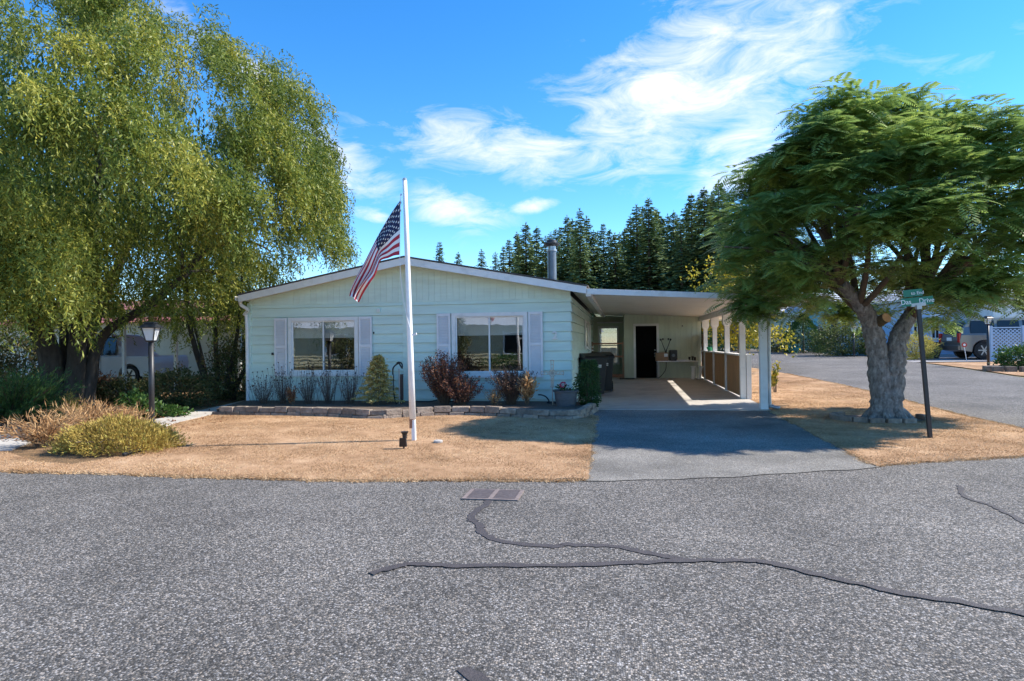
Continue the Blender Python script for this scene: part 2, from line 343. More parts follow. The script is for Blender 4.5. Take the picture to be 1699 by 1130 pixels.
A_DRIVE = asphalt('driveway_asphalt', (.14,.13,.115), (.26,.242,.215), (.48,.45,.405), 110, .5, .4)
def groundmat(name, cols, sc, bump=.6, bs=60):
    mt = bpy.data.materials.new(name); mt.use_nodes = True; nt = mt.node_tree; N = nt.nodes; L = nt.links; b = N['Principled BSDF']; b.inputs['Roughness'].default_value = .95; b.inputs['Specular IOR Level'].default_value = .15
    g = N.new('ShaderNodeNewGeometry'); n = N.new('ShaderNodeTexNoise'); n.inputs['Scale'].default_value = sc; n.inputs['Detail'].default_value = 10; n.inputs['Roughness'].default_value = .72; L.new(g.outputs['Position'], n.inputs[0])
    n0 = N.new('ShaderNodeTexNoise'); n0.inputs['Scale'].default_value = sc*.22; n0.inputs['Detail'].default_value = 4; L.new(g.outputs['Position'], n0.inputs[0])
    a = N.new('ShaderNodeMath'); a.operation = 'MULTIPLY_ADD'; L.new(n0.outputs[0], a.inputs[0]); a.inputs[1].default_value = .8; a.inputs[2].default_value = -.4
    a2 = N.new('ShaderNodeMath'); a2.operation = 'ADD'; L.new(n.outputs[0], a2.inputs[0]); L.new(a.outputs[0], a2.inputs[1])
    cr = N.new('ShaderNodeValToRGB'); e = cr.color_ramp.elements
    while len(e) < len(cols): e.new(.5)
    for i, c in enumerate(cols): e[i].position = .22+.56*i/(len(cols)-1); e[i].color = (*c, 1)
    L.new(a2.outputs[0], cr.inputs[0]); L.new(cr.outputs[0], b.inputs['Base Color'])
    n2 = N.new('ShaderNodeTexNoise'); n2.inputs['Scale'].default_value = bs; n2.inputs['Detail'].default_value = 6; L.new(g.outputs['Position'], n2.inputs[0])
    bp = N.new('ShaderNodeBump'); bp.inputs['Strength'].default_value = bump; bp.inputs['Distance'].default_value = .03; L.new(n2.outputs[0], bp.inputs['Height']); L.new(bp.outputs[0], b.inputs['Normal']); return mt
M_LAWN = groundmat('dry_lawn', [(.20,.115,.06), (.40,.235,.125), (.54,.335,.19), (.64,.44,.27)], 3.0, .8, 70)
M_LITTER = groundmat('leaf_litter', [(.06,.045,.03), (.17,.11,.06), (.30,.18,.09), (.36,.25,.14)], 5, 1, 40)
M_FARG = groundmat('far_ground', [(.10,.10,.05), (.20,.17,.09), (.26,.21,.12)], .6, .3, 10)
M_GRAVEL = asphalt('pale_gravel', (.22,.20,.18), (.42,.39,.35), (.62,.60,.56), 30, .2)
M_TAR = pm('tar_seal', (.066,.055,.052), .7, .22, 14, .4, 90)

ground = sheet('ground', [(-90,-60),(110,-60),(110,160),(-90,160)], -.05, M_FARG)
edge_front = smooth_poly(g2((-420,776),(-150,779),(0,782),(250,789),(500,797),(760,798),(975,797),(1110,794),(1215,790),(1320,783),(1425,777),(1500,770),(1600,763),(1699,756))+[(5.7,9.9),(6.2,10.7),(6.45,11.8)], 5)
near_edge = [(6.5,14),(6.5,16.3),(6.4,20),(5.95,25),(5.5,29),(4.6,36),(3.2,46),(.5,60)]
far_edge = [(5,62),(8.6,52),(10.6,45),(12.1,40),(12.75,36.5),(12.95,32),(12.9,28),(12.5,22.5),(12.3,18),(12.6,14),(14,11.5),(18,10.5),(40,10)]
road = sheet('road', [(-60,6.3)]+[tuple(p[:2]) for p in edge_front]+near_edge+far_edge+[(70,10),(70,-6.5),(-60,-6.5)], 0, A_ROAD)
# lawn in front of the house, and the corner lawn right of the driveway
ef = [tuple(p[:2]) for p in edge_front]
iL = min(range(len(ef)), key=lambda i: abs(ef[i][0]+13)); iD = min(range(len(ef)), key=lambda i: abs(ef[i][0]+.42)); iR = min(range(len(ef)), key=lambda i: abs(ef[i][0]-2.95)+(10 if i < iD else 0))
lawn_back = [(-.55,13.35),(-.8,13.5),(-2,13.55),(-5,13.55),(-8.9,13.6)]+g2((345,690),(290,703),(274,712),(288,727),(262,742),(210,757),(120,772),(60,768),(15,752),(-120,748))+[(-13,7.6)]
LAWN_A = wob(dense(ef[iL:iD+1]), .028, 3)+lawn_back
lawn_a = sheet('lawn', LAWN_A, .016, M_LAWN, skirt=.03)
LAWN_B = [(3.12,25.5),(3.12,14)]+wob([(3.0,11),(2.95,9.6)], .02)+wob(dense(ef[iR:]), .03, 5)+[(6.47,14)]+near_edge[1:]+[(-4,60),(-4,40),(3.12,34)]
lawn_b = sheet('lawn', LAWN_B, .016, M_LAWN, skirt=.03)
driveway = sheet('driveway', [(-.40,ef[iD][1]-.06)]+[(p[0], p[1]-.07+.02*math.sin(p[0]*9)) for p in dense(ef[iD+1:iR+1], .1)]+[(3.08,10.2),(3.12,14.42),(-.62,14.42),(-.55,12.5)], .008, A_DRIVE)
slab = sheet('carport_slab', [(-1.16,14.4),(3.14,14.4),(3.14,27.6),(-1.16,27.6)], .02, MAT['concrete'], skirt=.08)
jm = pm('joint', (.12,.11,.10), .9)
for Y in (17.9, 21.4):
    sheet('slab_joint', [(-1.1,Y),(3.1,Y),(3.1,Y+.018),(-1.1,Y+.018)], .024, jm, parent=slab)
bed = sheet('planting_bed_soil', [(-40,7.2),(-4.8,7.2),(-4.8,13.4),(-9.3,14.2),(-9.3,40),(-40,40)], .004, M_LITTER)
path = sheet('garden_path', g2((212,716),(225,704),(300,689),(395,668),(440,660),(452,664),(410,676),(352,689),(285,705),(262,714)), .024, MAT['concrete'], skirt=.03)
path2 = sheet('garden_path', g2((-140,742),(-40,738),(30,728),(52,736),(20,748),(-140,756)), .026, MAT['concrete'], skirt=.03)
# far side of the cross street
sheet('far_lawn', [(13.0,24.0),(13.3,28),(13.35,31.2),(17,31.6),(34,31.4),(34,20),(14,19.5)], -.02, M_LAWN)
sheet('far_drive', [(13.0,31.6),(13.0,36.2),(34,37.5),(34,32.2)], -.01, pm('far_drive_mat', (.30,.28,.27), .9, .1, 2, .2, 60))
sheet('far_gravel', [(13.0,36.4),(12.2,40.4),(10.8,45),(11,50),(16,50),(30,40),(30,37.6)], -.005, M_GRAVEL)
# tar crack seals on the road: flat ribbons with wobbling width
def ribbon(name, pts, w, z=.005, seed=0, taper=False):
    r = np.random.default_rng(seed); P = np.array([p[:2] for p in smooth_poly([tuple(atz(*p)[:2]) for p in pts], 7)]); n = len(P)
    T = unit(np.gradient(P, axis=0)); Nn = np.stack([-T[:,1], T[:,0]], 1); ww = w*(1+.16*r.normal(size=n)); P = P+r.normal(size=(n,2))*.008
    if taper: ww[0] *= .4; ww[-1] *= .4
    b = MB(); 
    for i in range(n): b.v += [(*(P[i]+Nn[i]*ww[i]/2), z), (*(P[i]-Nn[i]*ww[i]/2), z)]
    b.f = [(2*i, 2*i+1, 2*i+3, 2*i+2) for i in range(n-1)]
    o = b.build(name, M_TAR, road); return o
ribbon('tar_crack_seal', [(812,828),(806,838),(786,852),(783,862),(797,872),(800,884),(838,900),(920,907),(945,904),(1025,908),(1075,918),(1148,931)], .07, .005, 1)
ribbon('tar_crack_seal', [(617,953),(655,942),(688,937),(760,940),(900,939),(1040,935),(1150,931),(1240,931),(1290,938),(1380,960),(1500,986),(1699,1018),(1800,1034)], .066, .008, 2)
ribbon('tar_crack_seal', [(1592,806),(1600,824),(1640,838),(1670,852),(1720,878)], .045, .005, 4)
b = MB(); q = [atz(*p) for p in ((758,1113),(775,1108),(800,1118),(822,1136),(790,1140),(770,1124))]; b.add([(p[0], p[1], .005) for p in q], [tuple(range(6))]); b.build('tar_patch', M_TAR, road)
# storm drain grate
gc = atz(819, 822); gx0, gx1, gy0, gy1 = gc[0]-.275, gc[0]+.275, gc[1]-.21, gc[1]+.21
t = thing('storm_drain_grate', 'rusty slotted steel storm drain grate set in the road by the lawn edge', 'drain grate', (gc[0], gc[1], 0))
b = MB(); b.box(gx0,gx1,gy0,gy0+.02,.002,.014); b.box(gx0,gx1,gy1-.02,gy1,.002,.014); b.box(gx0,gx0+.035,gy0+.02,gy1-.02,.002,.0135); b.box(gx1-.035,gx1,gy0+.02,gy1-.02,.002,.0135); b.box(gc[0]-.02,gc[0]+.02,gy0+.02,gy1-.02,.002,.0135)
mg = pm('grate_rust', (.22,.17,.15), .7, .25, 20, .2, 60); b.build('frame', mg, t)
b = MB(); b.box(gx0+.01,gx1-.01,gy0+.01,gy1-.01,.0012,.0035); b.build('pit', MAT['dark'], t)
for k in range(11):
    yy = gy0+.035+k*.035
    for (a, c) in ((gx0+.036, gc[0]-.021), (gc[0]+.021, gx1-.036)): MB().box(a, c, yy-.008, yy+.008, .004, .012).build('slat', mg, t)
# grass blades (dry, matted)
def inpoly(P, poly):
    x, y = P[:,0], P[:,1]; c = np.zeros(len(P), bool); n = len(poly); j = n-1
    for i in range(n):
        xi, yi = poly[i]; xj, yj = poly[j]
        m_ = ((yi > y) != (yj > y)) & (x < (xj-xi)*(y-yi)/(yj-yi+1e-12)+xi); c ^= m_; j = i
    return c
Hv = np.vectorize(H)
def blades(name, poly, box, n, mat, label, z0=.014, size=(.02,.05), wid=.007):
    x0, x1, y0, y1 = box; P = np.stack([RNG.uniform(x0, x1, n), y0+(y1-y0)*RNG.random(n)**1.25], 1); P = P[inpoly(P, poly)]; bare = np.sin(P[:,0]*3.1+2*np.sin(P[:,1]*1.9))+np.sin(P[:,1]*4.3+1.5*np.sin(P[:,0]*2.7+1))+.8*np.sin(P[:,0]*7.7+P[:,1]*5.1); P = P[RNG.random(len(P)) < np.clip(.75-.32*bare, .12, 1)]; n = len(P)
    z = Hv(P[:,0], P[:,1])+z0-.004; B = np.column_stack([P, z]); a = RNG.uniform(0, 2*math.pi, n); D = np.stack([np.cos(a), np.sin(a), RNG.uniform(.15, 1.0, n)], 1); D = unit(D)
    Ln = RNG.uniform(*size, n)[:, None]; sd = unit(np.cross(D, rsphere(n)))*wid/2
    v = np.stack([B-sd, B+sd, B+D*Ln], 1).reshape(-1, 3)
    cl = .5+.5*np.sin(P[:,0]*2.1+np.sin(P[:,1]*1.7)*2)*np.sin(P[:,1]*2.6+1)
    return tag(mesh_np(name, v, np.arange(3*n).reshape(n, 3), mat, None, np.clip(RNG.random(n)*.7+cl*.3, 0, 1), k=3), label, 'grass', kind='stuff')
M_BLADE = leafmat('dry_blades', [(.22,.125,.055), (.44,.27,.135), (.60,.40,.22), (.72,.54,.34)], .2, .8, .9, .9)
blades('dry_grass', LAWN_A, (-10.5,0,6.5,13.7), 250000, M_BLADE, 'parched tan grass of the lawn in front of the pale aqua house')
blades('dry_grass', LAWN_B, (2.8,7,8.1,22), 190000, M_BLADE, 'parched tan grass of the corner lawn between driveway and cross street')

# ragged lawn edge: blades, crumbs of turf and grit spilling onto the road and driveway
def edge_blades(P, n, name, label):
    P = np.array(dense(P, .03)); k = RNG.integers(0, len(P)-1, n); T = unit(P[np.minimum(k+1, len(P)-1)]-P[k]); Nn = np.stack([-T[:,1], T[:,0]], 1); B2 = P[k]+Nn*(RNG.normal(size=n)*.035+.02*np.sin(k*.35)+.02*np.sin(k*.09))[:, None]
    B = np.column_stack([B2, Hv(B2[:,0], B2[:,1])+.003]); a = RNG.uniform(0, 6.283, n); D = unit(np.stack([np.cos(a), np.sin(a), RNG.uniform(.1, .9, n)], 1)); L_ = RNG.uniform(.02, .055, n)[:, None]; sd = unit(np.cross(D, rsphere(n)))*.004
    return tag(mesh_np(name, np.stack([B-sd, B+sd, B+D*L_], 1).reshape(-1, 3), np.arange(3*n).reshape(n, 3), M_BLADE, None, RNG.random(n), k=3), label, 'grass', kind='stuff')
edge_blades([p for p in ef if -11 < p[0] < -.3], 22000, 'edge_grass', 'ragged dry grass fringe where the front lawn meets the road')
edge_blades(ef[iR:]+near_edge[:4], 22000, 'edge_grass', 'ragged dry grass fringe along the corner lawn')
edge_blades([(-.55,13.2),(-.5,11),(-.42,7.1)], 9000, 'edge_grass', 'ragged dry grass fringe along the left driveway edge')
edge_blades([(3.1,14.3),(3.06,11),(2.95,8.3)], 9000, 'edge_grass', 'ragged dry grass fringe along the right driveway edge')
# ---------------------------------------------------------------- the house
def subtract(r, holes):
    out = [r]
    for h in holes:
        nxt = []
        for (a, b, c, d) in out:
            x0, x1, z0, z1 = max(a, h[0]), min(b, h[1]), max(c, h[2]), min(d, h[3])
            if x0 >= x1-1e-6 or z0 >= z1-1e-6: nxt.append((a, b, c, d)); continue
            if a < x0: nxt.append((a, x0, c, d))
            if x1 < b: nxt.append((x1, b, c, d))
            if c < z0: nxt.append((x0, x1, c, z0))
            if z1 < d: nxt.append((x0, x1, z1, d))
        out = nxt
    return out
YW = 15.0; XL, XR = -9.26, -1.14; YB = 30.
house = thing('mobile_home', 'single-storey pale aqua house with white gable trim and lap siding', 'house', (-5.1, 15, 0))
YF = 14.5; pk = aty(672, 427, YF); er = aty(973, 474.5, YF); XC = float(pk[0])-.03; SL = float((pk[2]-er[2])/(er[0]-pk[0])); ZP = float(pk[2]); XE = float(er[0]); XE2 = 2*XC-XE
def zr(x): return ZP-SL*abs(x-XC)
FH = .165
wins = []
for (a, b, c, d) in ((480, 596, 527.5, 622), (750.5, 876, 519.5, 624)):
    p = aty(a, (c+d)/2, YW); q = aty(b, (c+d)/2, YW); zt = (aty(a, c, YW)[2]+aty(b, c-2, YW)[2])/2; zb = (aty(a, d, YW)[2]+aty(b, d, YW)[2])/2
    wins.append((float(p[0]), float(q[0]), float(zb), float(zt)))
holes = [(a+.06, b-.06, c+.06, d-.06) for a, b, c, d in wins]
EXP = .2265; Z1 = 2.22; ZG = 2.54
courses = []
z = Z1+EXP; courses.append((z, ZG)); zt = z
while zt > .1: courses.append((max(zt-EXP, .08), zt)); zt -= EXP
JX0, JX1 = -5.2, -5.04
def lap(name, x0, x1, z0, z1, zb, zt):   # board on the front wall, thicker at its lower edge
    z0 = z0+.007 if abs(z0-zb) < 1e-6 else z0; o0 = .040-.032*(z0-zb)/(zt-zb); o1 = .040-.032*(z1-zb)/(zt-zb)
    return MB().prism([(YW-o0, z0), (YW+.01, z0), (YW+.01, z1), (YW-o1, z1)], 0, x0, x1)
for zb, zt in courses:
    for (x0, x1) in ((XL, JX0), (JX1, XR)):
        for (a, b, c, d) in subtract((x0, x1, zb, zt), holes): lap('x', a+.001, b-.001, c, d, zb, zt).build('siding_board', MAT['siding'], house)
MB().box(JX0+.002, JX1-.002, YW-.044, YW, .08, ZG-.01).build('joint_batten', MAT['siding'], house)
b = MB()
for (a, c, d, e) in subtract((XL+.02, XR-.02, .02, ZG-.03), holes): b.box(a, c, YW+.012, YW+.1, d, e)
b.box(XL+.02, XL+.1, YW+.1, YB, .02, 2.62); b.box(XR-.1, XR-.02, YW+.1, YB, .02, 2.62); b.box(XL+.02, XR-.02, YB-.1, YB, .02, 2.45)
b.build('wall', MAT['siding'], house)
# gable: vertical grooved boards up to the soffit
x = XL
while x < XR-.01:
    x1 = min(x+.152, XR)
    pts = [(x+.0018, ZG+.004), (x1-.0018, ZG+.004), (x1-.0018, zr(x1)-FH*.55)]
    if x < XC < x1: pts.append((XC, zr(XC)-FH*.55))
    pts.append((x+.0018, zr(x)-FH*.55))
    MB().prism(pts, 1, YW-.016, YW+.01).build('gable_board', MAT['siding'], house); x = x1
MB().prism([(XL, ZG-.03), (XR, ZG-.03), (XR, zr(XR)-FH*.6), (XC, zr(XC)-FH*.6), (XL, zr(XL)-FH*.6)], 1, YW+.012, YW+.08).build('gable_wall', MAT['siding'], house)
MB().box(XL, XR, YW-.022, YW-.0, ZG-.006, ZG+.006).build('gable_band', MAT['siding'], house)
# corner boards
MB().box(XL-.03, XL+.07, YW-.046, YW+.02, .06, zr(XL)-FH).build('corner_trim', MAT['siding'], house)
# side walls with laps
for side, X in ((1, XR), (-1, XL)):
    for zb, zt in [(courses[0][0], 2.6)]+courses[1:]:
        MB().prism([(X-.012*side, zb+.007), (X+.04*side, zb+.007), (X+.008*side, zt), (X-.012*side, zt)], 1, YW-.02 if side > 0 else YW, YB).build('siding_board', MAT['siding'], house)
# roof planes, fascia, soffit
YR = YB+.4
for s, xe in ((1, XE), (-1, XE2)):
    ze = zr(xe)
    poly = [(XC, ZP+.01), (xe+.03*s, ze+.004), (xe+.03*s, ze+.03), (XC, ZP+.04)]
    MB().prism(poly, 1, YF-.02, YR).build('roof_plane', MAT['shingle'], house)
    MB().prism([(XC, ZP), (xe, ze-.003), (xe, ze-FH), (XC, ZP-FH)], 1, YF, YF+.035).build('fascia', MAT['white'], house)
    MB().prism([(XC+.01*s, ZP-FH*.62), (xe-.02*s, ze-FH*.62), (xe-.02*s, ze-FH*.62+.02), (XC+.01*s, ZP-FH*.62+.02)], 1, YF+.036, YW+.02).build('soffit', MAT['soffit'], house)
    MB().prism([(XR+.03 if s > 0 else XL-.03, zr(XR)-FH*.62-.02), (xe-.02*s, ze-FH*.62-.02), (xe-.02*s, ze-FH*.62-.002), (XR+.03 if s > 0 else XL-.03, zr(XR)-FH*.62-.002)], 1, YW+.02, YR).build('soffit', MAT['soffit'], house)
# left gutter and downspout
ge = zr(XE2)
gx = XE2-.055
MB().prism([(gx-.055, ge-.02), (gx-.045, ge-.12), (gx+.05, ge-.12), (gx+.055, ge-.02), (gx+.045, ge-.02), (gx+.04, ge-.105), (gx-.04, ge-.105), (gx-.045, ge-.02)], 1, YF+.02, YR).build('gutter', MAT['white'], house)
pth = smooth_poly([(gx, YF+.2, ge-.1), (gx, YF+.2, ge-.22), (gx+.12, YF+.3, ge-.34), (XL-.06, YW-.12, ge-.46), (XL-.02, YW-.09, ge-.62), (XL-.02, YW-.075, .3), (XL-.02, YW-.1, .12)], 5)
MB().tube(pth, .042, 10).build('downspout', MAT['white'], house, smooth=True)
# windows
def window(a, b, c, d, blind):
    w = .09
    r = MB().box(a, b, YW-.06, YW+.02, d-w, d).box(a, b, YW-.06, YW+.02, c, c+w).box(a, a+w, YW-.0595, YW+.02, c+w, d-w).box(b-w, b, YW-.0595, YW+.02, c+w, d-w).build('window', MAT['white'], house)
    MB().box(a-.02, b+.02, YW-.085, YW-.062, c-.035, c+.02).build('sill', MAT['white'], r)
    mid = (a+b)/2-.01
    s = MB()
    for (x0, x1, yy) in ((a+w, mid+.025, .0), (mid-.02, b-w, .022)):
        s.box(x0+.001, x1, YW-.03+yy, YW-.006+yy, d-w-.03, d-w-.001).box(x0+.001, x1, YW-.03+yy, YW-.006+yy, c+w+.001, c+w+.03).box(x0+.001, x0+.035, YW-.0295+yy, YW-.0065+yy, c+w+.03, d-w-.03).box(x1-.035, x1-.001, YW-.0295+yy, YW-.0065+yy, c+w+.03, d-w-.03)
    s.build('sash_frame', MAT['white'], r)
    for (x0, x1, yy) in ((a+w+.03, mid-.005, -.018), (mid+.015, b-w-.03, .004)):
        MB().box(x0, x1, YW+yy, YW+yy+.004, c+w+.03, d-w-.03).build('pane', MAT['glass'], r)
    zb = d-w-(d-c-2*w)*blind
    for (x0, x1) in ((a+w+.01, mid-.004), (mid+.012, b-w-.01)):
        MB().box(x0, x1, YW+.05, YW+.056, zb, d-w).build('roller_blind', MAT['curtain'], r)
    i = MB(); i.add([(a+.02,YW+.11,c+.02),(b-.02,YW+.11,c+.02),(b+.5,YW+2,c-.5),(a-.5,YW+2,c-.5),(a+.02,YW+.11,d-.02),(b-.02,YW+.11,d-.02),(b+.5,YW+2,d+.1),(a-.5,YW+2,d+.1)], [(0,1,2,3),(4,7,6,5),(1,5,6,2),(2,6,7,3),(3,7,4,0)])
    i.build('room_behind', MAT['interior'], r)
    return r
window(*wins[0], .34); window(*wins[1], .34)
def shutter(x0, x1, z0, z1):
    Y0 = YW-.085
    r = MB().box(x0, x0+.045, Y0, Y0+.035, z0, z1).box(x1-.045, x1, Y0, Y0+.035, z0, z1)
    zm = (z0+z1)/2-.02
    for zz in (z0, zm, z1-.06): r.box(x0+.045, x1-.045, Y0+.0005, Y0+.0345, zz, zz+.06)
    r = r.build('shutter', MAT['shutter'], house)
    l = MB()
    for (za, zc) in ((z0+.06, zm), (zm+.06, z1-.06)):
        n = int((zc-za)/.036)
        for k in range(n):
            zz = za+(k+.5)*(zc-za)/n; l.prism([(Y0+.004, zz-.016), (Y0+.028, zz+.012), (Y0+.03, zz+.018), (Y0+.006, zz-.010)], 0, x0+.045, x1-.045)
        l.box(x0+.045, x1-.045, Y0+.031, Y0+.034, za, zc)
    o = l.build('louvers', MAT['shutter'], r); o['kind'] = 'stuff'
for (a, b, c, d) in wins:
    shutter(a-.36, a-.025, c-.03, d-.005); shutter(b+.025, b+.36, c-.03, d-.005)
# house number 2
def text_mesh(name, txt, size, ext, mat, parent, mtx, align='CENTER', bold=0):
    cu = bpy.data.curves.new(name, 'FONT'); cu.body = txt; cu.size = size; cu.extrude = ext; cu.align_x = align; cu.align_y = 'CENTER'; cu.offset = bold
    tmp = bpy.data.objects.new(name+'_t', cu); COL.objects.link(tmp); dg = bpy.context.evaluated_depsgraph_get(); me = bpy.data.meshes.new_from_object(tmp.evaluated_get(dg))
    bpy.data.objects.remove(tmp); me.name = name; me.transform(mtx); me.materials.clear(); me.materials.append(mat); o = bpy.data.objects.new(name, me); COL.objects.link(o)
    if parent is not None: o.parent = parent
    return o
p = aty(921, 557, YW); loc = Vector((p[0], YW-.05, p[2]))-house.location
tag(text_mesh('house_number', '2', .26, .012, MAT['white'], house, Matrix.Translation(loc) @ Matrix.Rotation(math.pi/2, 4, 'X'), bold=.006), 'white numeral 2 on the siding')
# small vent and fittings on the wall
p = aty(629, 515, YW); b = MB().box(p[0]-.05, p[0]+.05, YW-.06, YW-.02, p[2]-.05, p[2]+.05); v = b.build('wall_vent', MAT['siding'], house)
b = MB(); [b.box(p[0]-.042, p[0]+.042, YW-.066, YW-.0605, p[2]-.035+.025*k, p[2]-.022+.025*k) for k in range(3)]; b.build('vent_slats', MAT['shutter'], v)
p = aty(621, 552, YW); MB().lathe((p[0], YW-.03, p[2]), [(.012,-.03),(.022,-.01),(.02,.02)], 8).build('outlet_cover', MAT['black_metal'], house)
p = aty(454, 587, YW); MB().box(p[0]-.02, p[0]+.02, YW-.07, YW-.02, p[2]-.03, p[2]+.03).build('hook', MAT['black_metal'], house)
# stove pipe on the roof
YC = 18.6; c = aty(914.5, 430, YC); zt = aty(914.5, 398, YC)[2]
pipe = MB().lathe((c[0]+.02, YC, 0), [(.13, 2.5), (.13, 3.35), (.134, 3.352), (.134, 3.38), (.13, 3.382), (.128, zt-.34)], 24).build('stove_pipe', MAT['grey_metal'], house, smooth=False)
MB().lathe((c[0]+.02, YC, 0), [(.135, zt-.34), (.15, zt-.33), (.15, zt-.29), (.12, zt-.285), (.12, zt-.19)], 24).build('pipe_collar', MAT['galv'], pipe)
MB().lathe((c[0]+.02, YC, 0), [(.14, zt-.19), (.225, zt-.15), (.235, zt-.11), (.16, zt-.08), (.15, zt-.03), (.10, zt)], 24).build('pipe_cap', MAT['black_metal'], pipe)
# shuttered window and fittings on the carport side of the house
def side_window(y0, y1, z0, z1):
    r = MB().box(XR+.042, XR+.07, y0, y1, z0, z0+.07).box(XR+.042, XR+.07, y0, y1, z1-.07, z1).box(XR+.042, XR+.07, y0, y0+.07, z0+.07, z1-.07).box(XR+.042, XR+.07, y1-.07, y1, z0+.07, z1-.07).build('window', MAT['white'], house)
    MB().box(XR+.043, XR+.052, y0+.07, y1-.07, z0+.07, z1-.07).build('pane', pm('dark_pane', (.03,.035,.04), .08, .1, 2), r)
side_window(20.6, 21.9, 1.3, 2.2)
for (y0, y1) in ((20.15, 20.55), (21.95, 22.35)):
    b = MB().box(XR+.043, XR+.072, y0, y1, 1.28, 2.22); s_ = b.build('shutter', MAT['shutter'], house)
    l = MB(); [l.box(XR+.0725, XR+.082, y0+.05, y1-.05, 1.33+.045*k, 1.36+.045*k) for k in range(18)]; l.build('louvers', MAT['shutter'], s_)['kind'] = 'stuff'
MB().box(XR+.042, XR+.065, 23.2, 24.1, .25, 2.2).build('side_door', MAT['white'], house)
p = atx(981, 585, XR+.15); b = MB(); [b.hexa([(XR+.02, p[1]-.3, p[2]-.22+.11*k), (XR+.22, p[1]-.3, p[2]-.27+.11*k), (XR+.22, p[1]+.3, p[2]-.27+.11*k), (XR+.02, p[1]+.3, p[2]-.22+.11*k), (XR+.02, p[1]-.3, p[2]-.20+.11*k), (XR+.22, p[1]-.3, p[2]-.25+.11*k), (XR+.22, p[1]+.3, p[2]-.25+.11*k), (XR+.02, p[1]+.3, p[2]-.20+.11*k)]) for k in range(5)]
b.build('awning_louvers', MAT['white'], house)
# ---------------------------------------------------------------- carport
carport = thing('carport', 'open carport with flat white-edged roof, white posts and brown half wall', 'carport', (1.2, 19.5, 0))
cl = aty(973.5, 479.5, YF); cr_ = aty(1210, 487, YF); SC = float((cl[2]-cr_[2])/(cr_[0]-cl[0])); CX0, CX1 = XE+.012, 3.95; YCB = 27.3
def zc(x): return float(cl[2])-SC*(x-CX0)
CT = .115
MB().prism([(CX0, zc(CX0)-.02), (CX1, zc(CX1)-.02), (CX1, zc(CX1)+.012), (CX0, zc(CX0)+.012)], 1, YF+.03, YCB).build('roof', MAT['pale_roof'], carport)
MB().prism([(CX0, zc(CX0)-CT), (CX1, zc(CX1)-CT), (CX1, zc(CX1)+.004), (CX0, zc(CX0)+.004)], 1, YF-.01, YF+.028).build('front_fascia', MAT['white'], carport)
MB().box(CX1+.002, CX1+.03, YF-.01, YCB, zc(CX1)-CT, zc(CX1)+.004).build('side_fascia', MAT['white'], carport)
n = 7
for k in range(n):
    y0 = YF+.03+(YCB-YF-.03)*k/n; y1 = YF+.03+(YCB-YF-.03)*(k+1)/n
    MB().prism([(CX0+.01, zc(CX0)-.075), (CX1-.01, zc(CX1)-.075), (CX1-.01, zc(CX1)-.05), (CX0+.01, zc(CX0)-.05)], 1, y0+.008, y1-.008).build('ceiling_panel', MAT['ceiling'], carport)
MB().box(CX0-.03, CX0+.09, YF+.04, YCB, zc(CX0)-.16, zc(CX0)-.08).build('ledger', MAT['white'], carport)
MB().box(2.92, 3.10, 14.45, 25.0, zc(3)-.24, zc(3)-.078).build('beam', MAT['white'], carport)
# front post with downspout
px_, py_ = 3.03, 14.62
post = MB().box(px_-.075, px_+.075, py_-.075, py_+.075, .15, zc(3)-.245).build('post', MAT['white'], carport, bevel=.006)
MB().box(px_-.08, px_+.08, py_-.08, py_+.08, .01, .149).build('post_foot', MAT['white'], post)
MB().tube(smooth_poly([(px_+.12, py_, zc(3)-.2), (px_+.12, py_, 1.6), (px_+.12, py_, .2), (px_+.16, py_-.03, .09), (px_+.3, py_-.1, .05)], 5), .04, 8).build('downspout', MAT['galv'], post, smooth=True)
# half wall: posts with flared heads, panels, rail
PY = [16.9, 19.25, 21.7, 24.0]
def sq(cx, cy, prof): return [[(cx-h, cy-h, z), (cx+h, cy-h, z), (cx+h, cy+h, z), (cx-h, cy+h, z)] for z, h in prof]
for k, yy in enumerate(PY):
    zt = zc(3)-.242; g = H(3, yy)+.01
    MB().sweep(None, sq(3.01, yy, [(g, .066), (1.85, .066), (1.93, .072), (1.97, .10), (2.02, .118), (zt, .118)])).build('post', MAT['white'], carport)
MB().box(3.09, 3.2, 16.8, 16.99, .03, 1.16).build('end_board', MAT['white'], carport)
ys = [16.97]+[y for y in PY[1:]]+[25.0]
for k in range(4):
    y0 = ys[k]+(.0 if k == 0 else .07); y1 = ys[k+1]-.07 if k < 3 else 24.95
    pan = MB().box(2.985, 3.01, y0, y1, .07+H(3, y0), 1.12).build('wall_panel', MAT['panelwood'], carport)
    b = MB(); nn = 12
    for j in range(1, nn): yy = y0+(y1-y0)*j/nn; b.box(2.981, 2.9845, yy-.006, yy+.006, .08+H(3, y0), 1.11)
    b.build('panel_grooves', pm('groove', (.12,.06,.03), .7), pan)['kind'] = 'stuff'
    MB().box(3.0101, 3.05, y0, y1, .06+H(3, y0), 1.12).build('outer_panel', MAT['white'], pan)
    for j in (0, 1): 
        yy = y0+(y1-y0)*(j+.0); MB().box(2.965, 2.98, yy-.015, yy+.015, .08+H(3, y0), 1.12).build('panel_strip', MAT['white'], pan) if j == 0 and k else None
MB().box(2.93, 3.11, 16.98, 24.95, 1.121, 1.165).build('rail', MAT['white'], carport)
MB().box(2.985, 3.02, 24.08, 24.97, 1.17, 1.78).build('privacy_board', MAT['wood'], carport)
